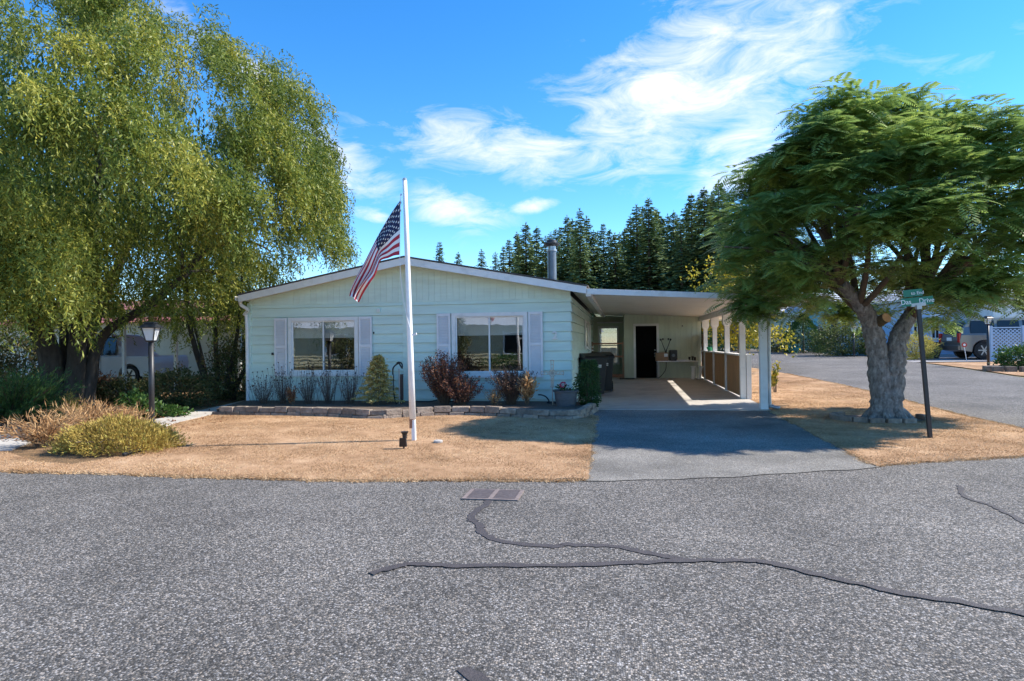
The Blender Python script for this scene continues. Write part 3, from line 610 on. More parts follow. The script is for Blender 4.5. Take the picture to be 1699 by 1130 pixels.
# ---------------------------------------------------------------- storage shed at the carport's end
YS = 25.0; gS = H(1, YS)+.015
shed = thing('storage_shed', 'pale sage storage shed with dark doorway at the back of the carport', 'shed', (1.6, 25.5, gS))
zt = zc(.14)-.08
DX0, DX1, DZ = .57, 1.35, 2.11
def boards(x0, x1, z0, z1, Y, name='wall_board', w=.2, parent=None, ztf=None):
    x = x0
    while x < x1-.02:
        xb = min(x+w, x1); MB().prism([(x+.003, z0), (xb-.003, z0), (xb-.003, z1 if ztf is None else ztf(xb)), (x+.003, z1 if ztf is None else ztf(x))], 1, Y, Y+.03).build(name, MAT['sage'], parent); x = xb
ztc = lambda x: zc(x)-.082
boards(.14, DX0-.08, gS, 0, YS, parent=shed, ztf=ztc); boards(DX1+.08, 2.98, gS, 0, YS, parent=shed, ztf=ztc); boards(DX0-.08, DX1+.08, DZ+.08, 0, YS, parent=shed, ztf=ztc)
MB().box(.14, DX0-.08, YS+.031, YS+.08, gS, ztc(.6)).box(DX1+.08, 2.98, YS+.031, YS+.08, gS, ztc(2.98)).box(DX0-.08, DX1+.08, YS+.031, YS+.08, DZ+.08, ztc(1.4)).box(.145, .2, YS+.08, 30, gS, ztc(.2)).box(2.9, 2.98, YS+.08, 30, gS, ztc(2.98)).box(.2, 2.9, 29.9, 30, gS, ztc(2.98)).build('wall_core', MAT['sage'], shed)
MB().prism([(.12, zc(.12)-.05), (3.2, zc(3.2)-.05), (3.2, zc(3.2)), (.12, zc(.12))], 1, YCB+.01, 30.2).build('roof', MAT['pale_roof'], shed)
fr = MB().box(DX0-.085, DX0, YS-.03, YS+.02, gS, DZ+.085).box(DX1, DX1+.085, YS-.03, YS+.02, gS, DZ+.085).box(DX0, DX1, YS-.03, YS+.02, DZ, DZ+.085).build('door_frame', MAT['white'], shed)
door = MB().box(DX0+.004, DX1-.004, YS+.01, YS+.05, gS+.02, DZ-.004).build('door', MAT['dark'], shed); door['label'] = 'black storm door'
MB().box(DX0+.1, DX1-.1, YS-.002, YS+.0095, gS+.9, DZ-.15).box(DX0+.1, DX1-.1, YS-.002, YS+.0095, gS+.12, gS+.8).build('door_panel', MAT['dark'], door)
for zz in (.83, .93, 1.06): MB().lathe((DX1-.07, YS-.03, gS+zz), [(.02,-.03),(.03,-.01),(.03,.01),(.02,.03)], 10).build('door_knob', MAT['galv'], door)
p = aty(1132, 541, YS); MB().lathe((p[0], YS-.03, p[2]), [(.02,-.02),(.02,.03)], 8).build('wall_hook', MAT['black_metal'], shed)
MB().box(.139, .2, YS-.02, YS-.001, gS, ztc(.2)).build('corner_trim', MAT['sage'], shed)
# alcove wall with a window looking through to the fence
alc = thing('breezeway_wall', 'narrow sage wall with a tall window between house and shed', 'wall', (-.5, 27, 0))
a, b_, c, d = -.85, -.14, .66, 2.08; gA = H(0, 27)
bb = MB()
for (x0, x1, z0, z1) in subtract((-1.12, .143, gA, ztc(.14)), [(a, b_, c, d)]): bb.box(x0, x1, 27, 27.08, z0, z1)
bb.build('wall_core', MAT['sage'], alc)
w = MB().box(a-.07, b_+.07, 26.96, 26.998, d, d+.09).box(a-.07, a, 26.96, 26.998, c, d).box(b_, b_+.07, 26.96, 26.998, c, d).box(a-.1, b_+.1, 26.95, 26.998, c-.08, c).build('window', MAT['white'], alc)
MB().box(a, b_, 27.02, 27.05, (c+d)/2-.02, (c+d)/2+.02).build('meeting_rail', MAT['grey_metal'], w)
MB().box(a, b_, 27.03, 27.034, c, (c+d)/2-.02).build('pane', MAT['glass'], w); MB().box(a, b_, 27.036, 27.04, (c+d)/2+.02, d).build('pane', MAT['glass'], w)
MB().box(-.95, .1, 26.7, 26.99, ztc(0)-.28, ztc(0)-.24).build('shelf', MAT['white'], alc)
fence = thing('board_fence', 'weathered grey vertical board fence seen through the breezeway window', 'fence', (-.8, 32, H(0, 32)))
for k in range(20):
    x = -2.6+k*.155; MB().box(x, x+.147, 32+.008*(k % 2), 32.022+.008*(k % 2), H(0, 32), 1.93+.02*math.sin(k*2.3)).build('fence_board', MAT['fencewood'], fence)
MB().box(-2.6, .5, 32.035, 32.08, .6, .7).box(-2.6, .5, 32.035, 32.08, 1.6, 1.7).build('rail', MAT['fencewood'], fence)
# ---------------------------------------------------------------- vegetation generators
def strand_crown(name, centers, radii, per, mat, parent, ln=(.8,1.8), step=.036, leaf=(.09,.13), wid=.022, curl=.5, droop=1., center=None, bright=None):
    """hanging leafy strands from clump centres; all leaves one mesh"""
    n = len(centers)*per; ci = np.repeat(np.arange(len(centers)), per)
    P = centers[ci]+rsphere(n)*radii[ci][:, None]*RNG.random(n)[:, None]**.5
    out = unit(P-center)+rsphere(n)*.6; D = unit(out*np.array([1,1,.4])+np.array([0,0,.25])); Ls = RNG.uniform(*ln, n); cv = RNG.random(len(centers))[ci]
    k = int(ln[1]/step); ph = RNG.uniform(0, 6.28, n); PP = []; DD = []; NN = []; RR = []; LL = []
    cur = P.copy(); 
    for s in range(k):
        alive = (s*step) < Ls; tt = s*step/Ls
        dirn = unit(D*np.exp(-s*step*2.6)[None, None] if False else D*np.exp(-s*step*2.6*droop)+np.array([0,0,-1.])*(1-np.exp(-s*step*2.6*droop))+curl*np.stack([np.cos(ph+s*step*9), np.sin(ph+s*step*9), np.zeros(n)], 1)*.55)
        cur = cur+dirn*step
        ld = unit(dirn*.6+rsphere(n)*.9+np.array([0,0,-.35])); idx = np.where(alive)[0]
        PP.append(cur[idx]); DD.append(ld[idx]); NN.append(unit(rsphere(len(idx))+np.array([0,0,.3]))); RR.append(np.clip(.42*RNG.random(len(idx))+.60*cv[idx], 0, 1)); LL.append(RNG.uniform(*leaf, len(idx)))
    PP = np.concatenate(PP); return leaves(name, PP, np.concatenate(DD), np.concatenate(NN), np.concatenate(LL), wid, np.concatenate(RR), mat, parent)
def limb(b, p0, p1, r0, r1, sag=.0, n=7, wig=.06, seg=9, jit=.05):
    p0 = np.array(p0, float); p1 = np.array(p1, float); L_ = np.linalg.norm(p1-p0); pts = []
    w1 = RNG.normal(size=3)*wig*L_
    for i in range(n+1):
        t = i/n; pts.append(p0*(1-t)+p1*t+w1*math.sin(math.pi*t)+np.array([0,0,sag*L_*math.sin(math.pi*t)]))
    b.tube(pts, [r0+(r1-r0)*(i/n) for i in range(n+1)], seg, jit=jit); return pts
def ball_foliage(name, c, rad, n, mat, parent, leaf=(.03,.05), wid=.02, shell=.5, up=.2, flat=0, squash=None, noise=.18, zmin=None):
    """leafy mound: leaves spread in the outer part of a lumpy ellipsoid"""
    d = rsphere(n); d[:,2] = np.abs(d[:,2]) if flat else d[:,2]
    lump = 1+noise*(np.sin(d[:,0]*5+1)*np.sin(d[:,1]*6+2)+.7*np.sin(d[:,2]*8+d[:,0]*9))+.06*RNG.normal(size=n)
    r = (shell+(1-shell)*RNG.random(n)**.5)*lump
    P = np.array(c)+d*r[:, None]*np.array(rad)
    if zmin is not None: P[:,2] = np.maximum(P[:,2], zmin+.01*RNG.random(n))
    D = unit(d*.8+rsphere(n)*.8+np.array([0,0,up])); o_ = leaves(name, P, D, rsphere(n), RNG.uniform(*leaf, n), wid, np.clip(RNG.random(n)*.6+.4*RNG.random(n)*r, 0, 1), mat, parent); o_['kind'] = 'stuff'; return o_
def twig_shrub(name, label, cat, base, h, spread, stems, lmat, nleaf, leaf, wid, tmat=None, group=None, lean=(0,0), curve=.25, r0=.006, top=.35, part='leaf_mass', stem='stems'):
    t = thing(name, label, cat, base, group); b = MB(); P = []; D = []
    base = np.array(base, float)
    for i in range(stems):
        a = RNG.uniform(0, 6.283); q = RNG.random()**.6; hh = h*RNG.uniform(.6, 1.)*(1-.25*q); tip = base+np.array([math.cos(a)*spread*q+lean[0]*hh, math.sin(a)*spread*q+lean[1]*hh, hh]); b0 = base+np.array([math.cos(a), math.sin(a), 0])*spread*.15*q
        mid = (b0+tip)/2+np.array([math.cos(a), math.sin(a), 0])*(-curve*spread*q*.3)+np.array([0,0,hh*.06]); pts = [b0*(1-s)**2+2*mid*s*(1-s)+tip*s*s for s in np.linspace(0, 1, 6)]
        b.tube(pts, [r0*(1-.13*k) for k in range(6)], 4, cap=False)
        k = max(1, nleaf//stems); s = top+(1-top)*RNG.random(k); pos = b0*((1-s)**2)[:, None]+2*mid*(s*(1-s))[:, None]+tip*(s*s)[:, None]
        P.append(pos+RNG.normal(size=(k, 3))*.022); dd = unit((tip-b0)[None]*1.1/np.linalg.norm(tip-b0)+RNG.normal(size=(k, 3))*.7); D.append(dd)
    b.build(stem, tmat or MAT['twig'], t, fix=False)
    P = np.concatenate(P); n = len(P); leaves(part, P, np.concatenate(D), rsphere(n), RNG.uniform(*leaf, n), wid, RNG.random(n), lmat, t); return t
LM = dict(
 willow=leafmat('willow_leaf', [(.05,.09,.018), (.14,.19,.03), (.29,.31,.05), (.52,.46,.085)], .38, .5, .55, .45),
 silk=leafmat('silk_leaf', [(.13,.21,.065), (.25,.36,.09), (.40,.49,.115), (.64,.64,.16)], .5, .42, .7, .35),
 fir=leafmat('fir_needles', [(.06,.11,.05), (.12,.19,.08), (.22,.28,.11)], .12, .7, .25, .5, .35),
 yellow=leafmat('yellow_leaf', [(.09,.12,.02), (.26,.25,.025), (.50,.38,.03), (.58,.46,.06)], .4, .5, .5, .5),
 juniper=leafmat('juniper', [(.025,.07,.025), (.055,.13,.035), (.12,.21,.055)], .2, .6, 2, .4),
 hedge=leafmat('hedge_leaf', [(.03,.05,.015), (.07,.10,.03), (.16,.14,.05), (.24,.14,.06)], .2, .55, 1.5, .5),
 mound=leafmat('mound_leaf', [(.18,.11,.03), (.36,.25,.055), (.52,.38,.09), (.42,.42,.09)], .25, .7, 2.5, .5),
 drybrown=leafmat('dry_brown', [(.13,.045,.02), (.27,.10,.04), (.38,.17,.07), (.46,.27,.13)], .25, .7, 2, .4),
 drytan=leafmat('dry_tan', [(.30,.15,.06), (.56,.32,.14), (.68,.45,.22)], .25, .7, 2, .3),
 redshrub=leafmat('barberry', [(.06,.025,.025), (.13,.05,.04), (.24,.09,.05), (.36,.16,.07)], .2, .6, 3, .5),
 darkred=leafmat('dark_barberry', [(.045,.03,.028), (.09,.05,.045), (.18,.09,.06), (.26,.16,.09)], .2, .6, 3, .5),
 greyplant=leafmat('grey_stalks', [(.10,.085,.08), (.17,.14,.13), (.24,.20,.17)], .1, .8, 3, .3),
 spruce=leafmat('gold_spruce', [(.18,.15,.04), (.46,.37,.11), (.68,.55,.20), (.78,.66,.32)], .15, .6, 6, .3),
 green=leafmat('green_leaf', [(.02,.06,.012), (.06,.13,.025), (.14,.22,.05)], .3, .5, 2, .4),
 vine=leafmat('vine_leaf', [(.025,.06,.018), (.06,.12,.03), (.12,.19,.05)], .25, .5, 3, .4),
 conifer_cone=leafmat('dwarf_spruce', [(.02,.055,.012), (.05,.11,.02), (.10,.17,.035)], .15, .6, 1.2, .5),
 yew=leafmat('yew', [(.03,.05,.015), (.09,.12,.025), (.20,.22,.05)], .2, .6, 1.5, .5),
 purple=leafmat('purple_shrub', [(.02,.012,.015), (.04,.02,.025), (.07,.035,.04)], .15, .6, 2, .4),
 goldshrub=leafmat('gold_shrub', [(.25,.22,.04), (.48,.42,.09), (.62,.52,.15)], .3, .6, 2, .3),
 pink=leafmat('geranium', [(.5,.03,.09), (.7,.06,.16)], .3, .6, 2, .2))
# ---------------------------------------------------------------- willow
wb = np.array([-13.7, 14.0, 0.]); willow = thing('willow_tree', 'huge yellow-green curly willow with drooping strands beside the house', 'tree', wb)
b = MB(); limbs = []
for k, (dx, dy, rr, tx, ty, tz) in enumerate([(-.42,.1,.24,-3.6,-.6,5.2), (-.12,-.1,.30,-1.2,-2.0,6.2), (.28,.05,.27,2.2,-1.2,6.0), (.1,.32,.25,.8,2.4,6.4), (-.2,.3,.22,-2.5,2.6,5.6), (.5,.2,.17,4.2,.6,4.6)]):
    base = wb+np.array([dx, dy, -.05]); tip = wb+np.array([tx, ty, tz]); pts = [base, base+np.array([dx*.1, dy*.1, .7]), base+np.array([tx*.10, ty*.10, 1.9]), base+np.array([tx*.45, ty*.45, tz*.62]), tip]
    b.tube(smooth_poly(pts, 5), [rr*1.35]+[rr*(1.15-.9*i/20) for i in range(1, 21)], 12, jit=.09); limbs.append(tip)
    for j in range(5):
        s = RNG.uniform(.5, .95); p0 = base*(1-s)+tip*s+np.array([0,0,.3]); d = rsphere(1)[0]; d[2] = abs(d[2])*.6; limb(b, p0, p0+d*RNG.uniform(1.5, 3.), rr*.32, .02, .1, 6, seg=6)
b.build('trunk', MAT['bark_dark'], willow, smooth=True)
cc = np.array([-14.1, 13.8, 4.9]); rad = np.array([7.2, 5.6, 5.0])
def clumps(n, cc, rad, lo=.55, zlo=-.62):
    d = rsphere(n*3); d = d[d[:,2] > zlo][:n]; r = lo+(1-lo)*RNG.random(len(d))**.6; return cc+d*r[:, None]*rad
T0 = clumps(135, cc, rad*.97, .93, -.42); tr_ = RNG.uniform(.7, 1.25, len(T0))
C1 = np.concatenate([T0[i]+unit(rsphere(9)+unit(T0[i]-cc)*.5+np.array([0,0,.35]))*tr_[i]*RNG.uniform(.3,1.,9)[:, None]*np.array([1,1,.8]) for i in range(len(T0))]); R1 = RNG.uniform(.22, .42, len(C1))
# the side draping over the roof's left end
C4 = np.stack([RNG.uniform(-9.6,-6.9,46), RNG.uniform(12.2,14.4,46), RNG.uniform(4.25,5.4,46)], 1); C1 = np.concatenate([C1, C4]); R1 = np.concatenate([R1, np.full(46, .5)])
# lower front skirt in front of the trunk
C3 = np.stack([RNG.uniform(-17.5,-10.8,330), RNG.uniform(9.6,13.4,330), RNG.uniform(2.6,4.6,330)], 1); C1 = np.concatenate([C1, C3]); R1 = np.concatenate([R1, np.full(330, .45)])
# lower skirt hanging nearly to the shrubs, and the side that drapes over the eave
ang = RNG.uniform(0, 6.283, 230); q = RNG.uniform(.4, .98, 230); C2 = np.stack([cc[0]+np.cos(ang)*rad[0]*q, cc[1]+np.sin(ang)*rad[1]*q, RNG.uniform(2.5, 4.2, 230)], 1)
C1 = np.concatenate([C1, C2]); R1 = np.concatenate([R1, np.full(len(C2), .6)])
def projpx(P): d = P-CAM; zc_ = d @ _f; return CX+F*(d @ R2)/zc_
ppx = projpx(C1); keep = ~((ppx > 400) & (C1[:,2] < 4.15)) & ~((C1[:,0] > -9.6) & (C1[:,2] < 4.2)) & ~((np.abs(ppx-255) < 75) & (C1[:,1] < 12.4) & (C1[:,2] < 3.9)); C1 = C1[keep]; R1 = R1[keep]
strand_crown('crown', C1, R1, 15, LM['willow'], willow, (.45, 1.25), .042, (.075, .125), .029, .8, 1., cc)
# denser foliage towards the heart of the crown
n_ = 60000; d = rsphere(n_); d = d[d[:,2] > -.35]; n_ = len(d); P = cc+d*rad*(.74*RNG.random(n_)[:, None]**.45); P = P[(P[:,2] > 3.6)]; n_ = len(P)
leaves('inner_foliage', P, unit(rsphere(n_)*.6+np.array([0,0,-1.])), rsphere(n_), RNG.uniform(.10,.18,n_), .055, RNG.random(n_)*.6, LM['willow'], willow)
# ---------------------------------------------------------------- silk tree right
sb = np.array([*atg(1470, 697)[:2], 0.]); silk = thing('silk_tree', 'spreading feathery-leaved tree with forked grey trunk on the corner lawn', 'tree', sb)
b = MB()
def trunkpath(pts, rads, seg=16):
    P = smooth_poly(pts, 10); n = len(P); r = np.interp(np.linspace(0, len(pts)-1, n), range(len(pts)), rads); b.tube(P, list(r*(1+.05*RNG.normal(size=n))), 26, jit=.075)
def sp(px, py, dy=0): return aty(px, py, sb[1]+dy)
trunkpath([sb+np.array([-.02,0,-.1]), sb+np.array([-.02,0,.12]), sp(1462,640), sp(1456,590), sp(1449,552), sp(1434,515,-.1), sp(1395,470,-.4)], [.30,.23,.19,.18,.17,.14,.10])
trunkpath([sb+np.array([.06,.03,-.1]), sb+np.array([.06,.03,.15]), sp(1482,640), sp(1486,595), sp(1491,560,.05), sp(1506,530,.15), sp(1540,485,.4)], [.29,.22,.18,.17,.16,.135,.10])
for a in np.linspace(0, 6.28, 8)[:-1]:
    d = np.array([math.cos(a), math.sin(a), 0]); limb(b, sb+d*.08+np.array([0,0,.26]), sb+d*RNG.uniform(.34,.55)+np.array([0,0,-.05]), .13, .03, 0, 7, .03, 12)
b.build('trunk', MAT['bark'], silk, smooth=True)
b = MB(); stub = [sp(1440,545,0), sp(1460,533,-.10), sp(1471,527,-.26)]; b.tube(stub, [.12,.10,.09], 14, jit=.03); st = b.build('branch_stub', MAT['moss'], silk, smooth=True)
d = unit(stub[2]-stub[1]); b = MB(); b.tube([stub[2]+d*.001, stub[2]+d*.01], [.088,.08], 14); b.build('sawn_face', MAT['cutwood'], st)
b = MB()
ends = []
forks = [sp(1395,470,-.4), sp(1424,515,-.1), sp(1540,485,.4), sp(1512,530,.15), sp(1440,550)]
sc = np.array([sb[0]-.05, sb[1]+.2, 0])
NB = 34
for k in range(NB):
    a = 6.283*k/NB+RNG.uniform(-.12,.12); q = RNG.uniform(.35, .95); rr = 3.1*q; tip = sc+np.array([math.cos(a)*rr, math.sin(a)*rr*.85, RNG.uniform(2.6, 3.0)+2.6*(1-q**1.5)*RNG.uniform(.6,1.05)+.4]); f0 = forks[0 if math.cos(a) < -.1 else 2] if RNG.random() < .7 else forks[1 if math.cos(a) < 0 else 3]
    pts = limb(b, f0, tip, .065, .014, .10, 8, .07, 7); ends += [np.array(p) for p in pts[4:]]
b.build('branches', MAT['twig'], silk, smooth=True)
# frond clusters gathered in rounded sprays over a wide dome
M_ = 275; a = RNG.uniform(0, 6.283, M_); q = RNG.random(M_)**.5
top = 5.75-2.0*q**2.2+.35*np.sin(a*3+q*5)+.25*np.sin(a*7); bot = 2.1-.2*q**3+.15*np.sin(a*5)
hz = np.where(RNG.random(M_) < .62, RNG.uniform(.82, 1., M_), RNG.random(M_)*.85); hz = np.where(q > .8, RNG.random(M_), hz)
bot = bot+np.where(np.cos(a) < -.2, .3*q, 0); K0 = np.stack([sc[0]+np.cos(a)*q*np.where(np.cos(a) < 0, 2.65, 3.0), sc[1]+np.sin(a)*q*2.8, bot+(top-bot)*hz], 1); kr = RNG.uniform(.28, .55, M_)
tips = np.concatenate([K0[i]+rsphere(11)*kr[i]*RNG.random(11)[:, None]**.4*np.array([1,1,.7]) for i in range(M_)])
tips = np.concatenate([tips, np.array([sp(x_, y_, dy_) for x_, y_, dy_ in [(1205,500,-.3),(1190,330,0),(1225,520,.3),(1230,440,-.6),(1200,400,.2),(1215,285,0),(1310,190,0),(1365,160,0),(1405,150,.3),(1455,165,0),(1545,150,0),(1660,180,0),(1580,185,.3)]])])
vv_ = tips-CAM; zz_ = vv_ @ _f; tx_ = CX+F*(vv_ @ R2)/zz_; ty_ = CY-F*(vv_ @ U2)/zz_; tips = tips[~((np.abs(tx_-1522) < 58) & (np.abs(ty_-490) < 52) & (tips[:,1] < 11.2))]
PV = []; PR = []
for tp in tips:
    cr0 = RNG.random()*.6+.4*(.5+.5*math.sin(tp[0]*2.3+tp[2]*3.1)); nf = RNG.integers(5, 8); a0 = RNG.uniform(0, 6.28)
    for f_ in range(nf):
        aa = a0+6.283*f_/nf+RNG.normal()*.25; Lf = RNG.uniform(.30, .48); el = RNG.normal(.25, .25); dr = np.array([math.cos(aa)*math.cos(el), math.sin(aa)*math.cos(el), math.sin(el)]); side = unit(np.cross(dr, [0,0,1.])); upv = np.cross(side, dr)
        m_ = 10; ts = np.linspace(.16, 1, m_); ax = tp+RNG.normal(size=3)*.04; pos = ax+dr*(ts*Lf)[:, None]+np.array([0,0,-1.])*(Lf*.42*ts**2)[:, None]; tang = unit(dr+np.array([0,0,-1.])*(.84*ts)[:, None])
        for sgn in (-1, 1):
            d_ = unit(side*sgn*.85+tang*.5+np.array([0,0,-.12])); ll = Lf*.36*np.sin(np.pi*(.18+.74*ts))[:, None]; wv = tang*Lf*.043
            PV.append(np.stack([pos, pos+d_*ll*.5+wv, pos+d_*ll, pos+d_*ll*.5-wv], 1)); PR.append(np.clip(.25*RNG.random(m_)+.65*cr0*RNG.random()**.3, 0, 1))
PV = np.concatenate(PV); mesh_np('crown', PV.reshape(-1, 3), np.arange(len(PV)*4).reshape(-1, 4), LM['silk'], silk, np.concatenate(PR))
# stone ring around the silk tree
ring = thing('tree_ring_edging', 'low curved grey edging blocks around the forked tree trunk', 'edging', (sb[0], sb[1], .02))
for k in range(13):
    a = math.pi*.75+k*.34; 
    if k in (9, 10): continue
    c_ = sb+np.array([math.cos(a)*.78-.12, math.sin(a)*.62, 0]); d = np.array([-math.sin(a)*.78, math.cos(a)*.62, 0]); d = d/np.linalg.norm(d); MB().bar(c_-d*.115+np.array([0,0,.05]), c_+d*.115+np.array([0,0,.05]), .11, .10).build('edging_block', MAT['stone'], ring, bevel=.015)
sheet('tree_pit_soil', [(sb[0]-.12+math.cos(a)*.74, sb[1]+math.sin(a)*.58) for a in np.linspace(0, 6.283, 25)[:-1]], .03, MAT['soil'])
# ---------------------------------------------------------------- firs behind the house
def fir_mesh(seed, h=18., slim=.17):
    r = np.random.default_rng(seed); V = []; Rn = []
    z = h*.06
    while z < h*.985:
        t = z/h; Lm = h*slim*(1-t)**.85*(.75+.35*r.random())+.18; nb = int(7+5*(1-t))
        for k in range(nb):
            a = r.uniform(0, 6.283); L = Lm*r.uniform(.6, 1.12); m = max(3, int(L/.42)); up = .25*(t)-.12+r.normal()*.08
            rad = np.array([math.cos(a), math.sin(a), 0]); sd = np.array([-math.sin(a), math.cos(a), 0]); c0 = r.random()
            for j in range(m):
                s = (j+.4)/m; pos = rad*L*s+np.array([0,0,z+L*(up*s-.32*s*s+.10*s**3)]); w = L*.30*(1-.6*s)+.14
                for sg in (-1, 1):
                    d = unit(rad*.75+sd*sg*.8+np.array([0,0,-.22+r.normal()*.12])); l = w*r.uniform(.8,1.25); wv = unit(np.cross(d, [0,0,1.]))*l*.34+np.array([0,0,r.normal()*.05])
                    V.append([pos, pos+d*l*.55+wv, pos+d*l, pos+d*l*.55-wv]); Rn.append(.5*c0+.5*r.random())
        z += h*.0145*(1.25-.5*t)*r.uniform(.7, 1.3)
    for k in range(5): d = unit(np.array([r.normal()*.25, r.normal()*.25, 1.])); V.append([np.array([0,0,h*.97]), np.array([.06,0,h*.985]), np.array([0,0,h*.97])+d*h*.035, np.array([-.06,0,h*.985])]); Rn.append(.5)
    V = np.array(V); o = mesh_np('foliage', V.reshape(-1, 3), np.arange(len(V)*4).reshape(-1, 4), LM['fir'], None, Rn)
    tr = MB().tube([(0,0,-.5), (0,0,h*.5), (0,0,h*.98)], [h*.016, h*.009, .02], 8).build('trunk', MAT['bark_dark'], None); return o.data, tr.data, (o, tr)
FM = [fir_mesh(20+k, 18., s) for k, s in enumerate((.19,.23,.21,.25))]
for _, _, os_ in FM:
    for o in os_: bpy.data.objects.remove(o)
firs = [(729,403,92),(760,421,100),(799,417,88),(822,421,94),(845,400,84),(872,373,74),(890,378,78),(905,395,72),(922,383,90),(941,360,76),(962,350,70),(985,385,82),(1001,373,88),(1020,390,72),(1036,381,80),(1056,343,76),(1076,333,70),(1097,362,84),(1117,352,74),(1130,372,66),(1147,325,72),(1168,314,68),(1192,303,66),(1213,322,76),(1232,330,70),(1262,345,74),(1300,370,80),(1345,385,86),(835,412,80),(858,388,86),(880,392,96),(914,388,82),(931,378,94),(950,366,88),(973,362,82),(992,386,96),(1012,384,90),(1028,388,92),(1046,362,88),(1066,346,84),(1086,350,80),(1107,358,90),(1124,360,84),(1138,345,90),(1158,330,84),(1180,322,78),(1203,315,84),(860,392,90),(955,380,92),(1090,350,92),(1180,335,88),(1640,470,120),(1600,455,115),(1400,420,95),(1480,430,105)]
for k, (px, py, Y) in enumerate(firs):
    tp = aty(px, py, Y); hg = float(tp[2]); lab_ = {729: 'small fir standing alone behind the roof ridge beside the flagpole', 760: 'smallest fir tip between the lone fir and the tree line', 1192: 'tallest fir in the tree line, above the carport roof end'}.get(px, 'tall dark green fir in the tree line behind the house'); e = thing('fir_tree', lab_, 'tree', (tp[0], Y, .3), 'firs behind the house' if lab_.startswith('tall dark') else None, rz=RNG.uniform(0, 6.28)); s = hg/18.; w = s*RNG.uniform(1.0, 1.35); e.scale = (w, w, s)
    for nm, me in zip(('foliage', 'trunk'), FM[k % 4][:2]): o = bpy.data.objects.new(nm, me); COL.objects.link(o); o.parent = e
# ---------------------------------------------------------------- yellow-leaved tree behind the carport
yb = np.array([5.2, 29.5, H(5.2, 29.5)]); yt = thing('yellow_leaved_tree', 'small tree turning yellow behind the carport half wall', 'tree', yb)
b = MB(); limb(b, yb+np.array([0,0,-.1]), yb+np.array([.1,0,2.]), .11, .07, 0, 6)
CN = []
for k in range(16):
    a = 6.283*k/16; q = RNG.uniform(.5, 1.); tip = yb+np.array([math.cos(a)*2.0*q, math.sin(a)*2.0*q, RNG.uniform(1.4, 4.9-1.4*q)]); limb(b, yb+np.array([.05,0,RNG.uniform(.9,2.)]), tip, .045, .012, .12, 6, .08, 6); CN += [tip, (tip+yb+np.array([0,0,2.2]))/2]
b.build('trunk', MAT['bark'], yt, smooth=True)
CN = np.array(CN+[yb+np.array([*(RNG.normal(size=2)*1.0), RNG.uniform(1.0, 4.6)]) for _ in range(70)]); ci = RNG.integers(0, len(CN), 9000); d = rsphere(9000); P = CN[ci]+d*RNG.uniform(.1, .75, 9000)[:, None]
leaves('crown', P, unit(rsphere(9000)+np.array([0,0,-.5])), rsphere(9000), RNG.uniform(.10,.17,9000), .085, np.clip(RNG.random(len(CN))[ci]*.55+.45*RNG.random(9000), 0, 1), LM['yellow'], yt, .5)
sp0 = atg(1287, 652); twig_shrub('sapling', 'thin sapling with yellow-green leaves beside the carport front post', 'sapling', sp0, .95, .26, 8, LM['yellow'], 260, (.06,.10), .05, r0=.008, top=.3)
# ---------------------------------------------------------------- flagpole, flag, spotlight
fp = atz(686, 732); YP = float(fp[1]); tp = aty(671.5, 297, YP)
pole = thing('flagpole', 'slightly leaning white flagpole standing on the dry lawn', 'flagpole', fp)
def along(t): return fp*(1-t)+tp*t
b = MB(); b.tube([along(.085), along(.35), along(.7), along(.998)], [.05,.046,.04,.033], 14); b.build('shaft', MAT['white'], pole, smooth=True)
b = MB(); b.tube([along(.995), along(1.0), along(1.004)], [.036,.036,.02], 14); b.build('cap', MAT['galv'], pole)
b = MB(); b.bar(fp+np.array([.012,0,-.05]), along(.082)+np.array([.012,0,0]), .055, .06); b.build('ground_post', MAT['white'], pole)
b = MB(); b.bar(along(.05)-np.array([.025,.01,0]), along(.09)-np.array([.02,.01,0]), .045, .05); b.build('wood_block', MAT['redwood'], pole)
p = aty(686, 556, YP); b = MB(); b.bar(p+np.array([.0,-.05,0]), p+np.array([.07,-.06,.02]), .02, .03); b.build('cleat', MAT['white'], pole)
b = MB(); b.tube(smooth_poly([aty(664.5,322,YP-.03), aty(663.5,426,YP-.03), aty(667,480,YP-.04), aty(676,530,YP-.05), aty(685,557,YP-.06)], 4), .004, 5); b.build('halyard', MAT['flag_white'], pole)
b = MB(); [b.lathe(aty(665.5-.4*k, 323+3.3*k*4, YP-.03), [(.008,-.015),(.012,0),(.008,.015)], 6) for k in range(3)]; b.build('snap_hooks', MAT['galv'], pole)
fl0 = aty(664, 420, YP); flag = thing('flag', 'drooping red white and blue striped flag hanging from the flagpole', 'flag', fl0)
TE = smooth_poly([(665,331),(650,352),(638,371),(626,391),(613,416),(603,436),(592,457),(584,474),(580,487)], 10); BE = smooth_poly([(662.6,423),(654,424),(645,428),(632,433),(627,445),(622,458),(613,469),(601,486),(593,500)], 10)
nu, nv = 80, 52; TE = np.array([np.interp(np.linspace(0, len(TE)-1, nu+1), range(len(TE)), [q[i] for q in TE]) for i in (0, 1)]).T; BE = np.array([np.interp(np.linspace(0, len(BE)-1, nu+1), range(len(BE)), [q[i] for q in BE]) for i in (0, 1)]).T
FV = np.zeros((nu+1, nv+1, 3))
for i in range(nu+1):
    u = i/nu
    for j in range(nv+1):
        v = j/nv; pp = TE[i]*(1-v)+BE[i]*v
        yy = YP-.03+u*(.07*math.sin(9*v+5*u)+.05*math.sin(15*v-7*u+1)-.10*math.sin(3.1*v))+.03*math.sin(22*u)*u
        FV[i, j] = aty(pp[0]+u*2.5*math.sin(11*v+3*u), pp[1]+u*2*math.sin(8*v+6*u), yy)
idx = lambda i, j: i*(nv+1)+j
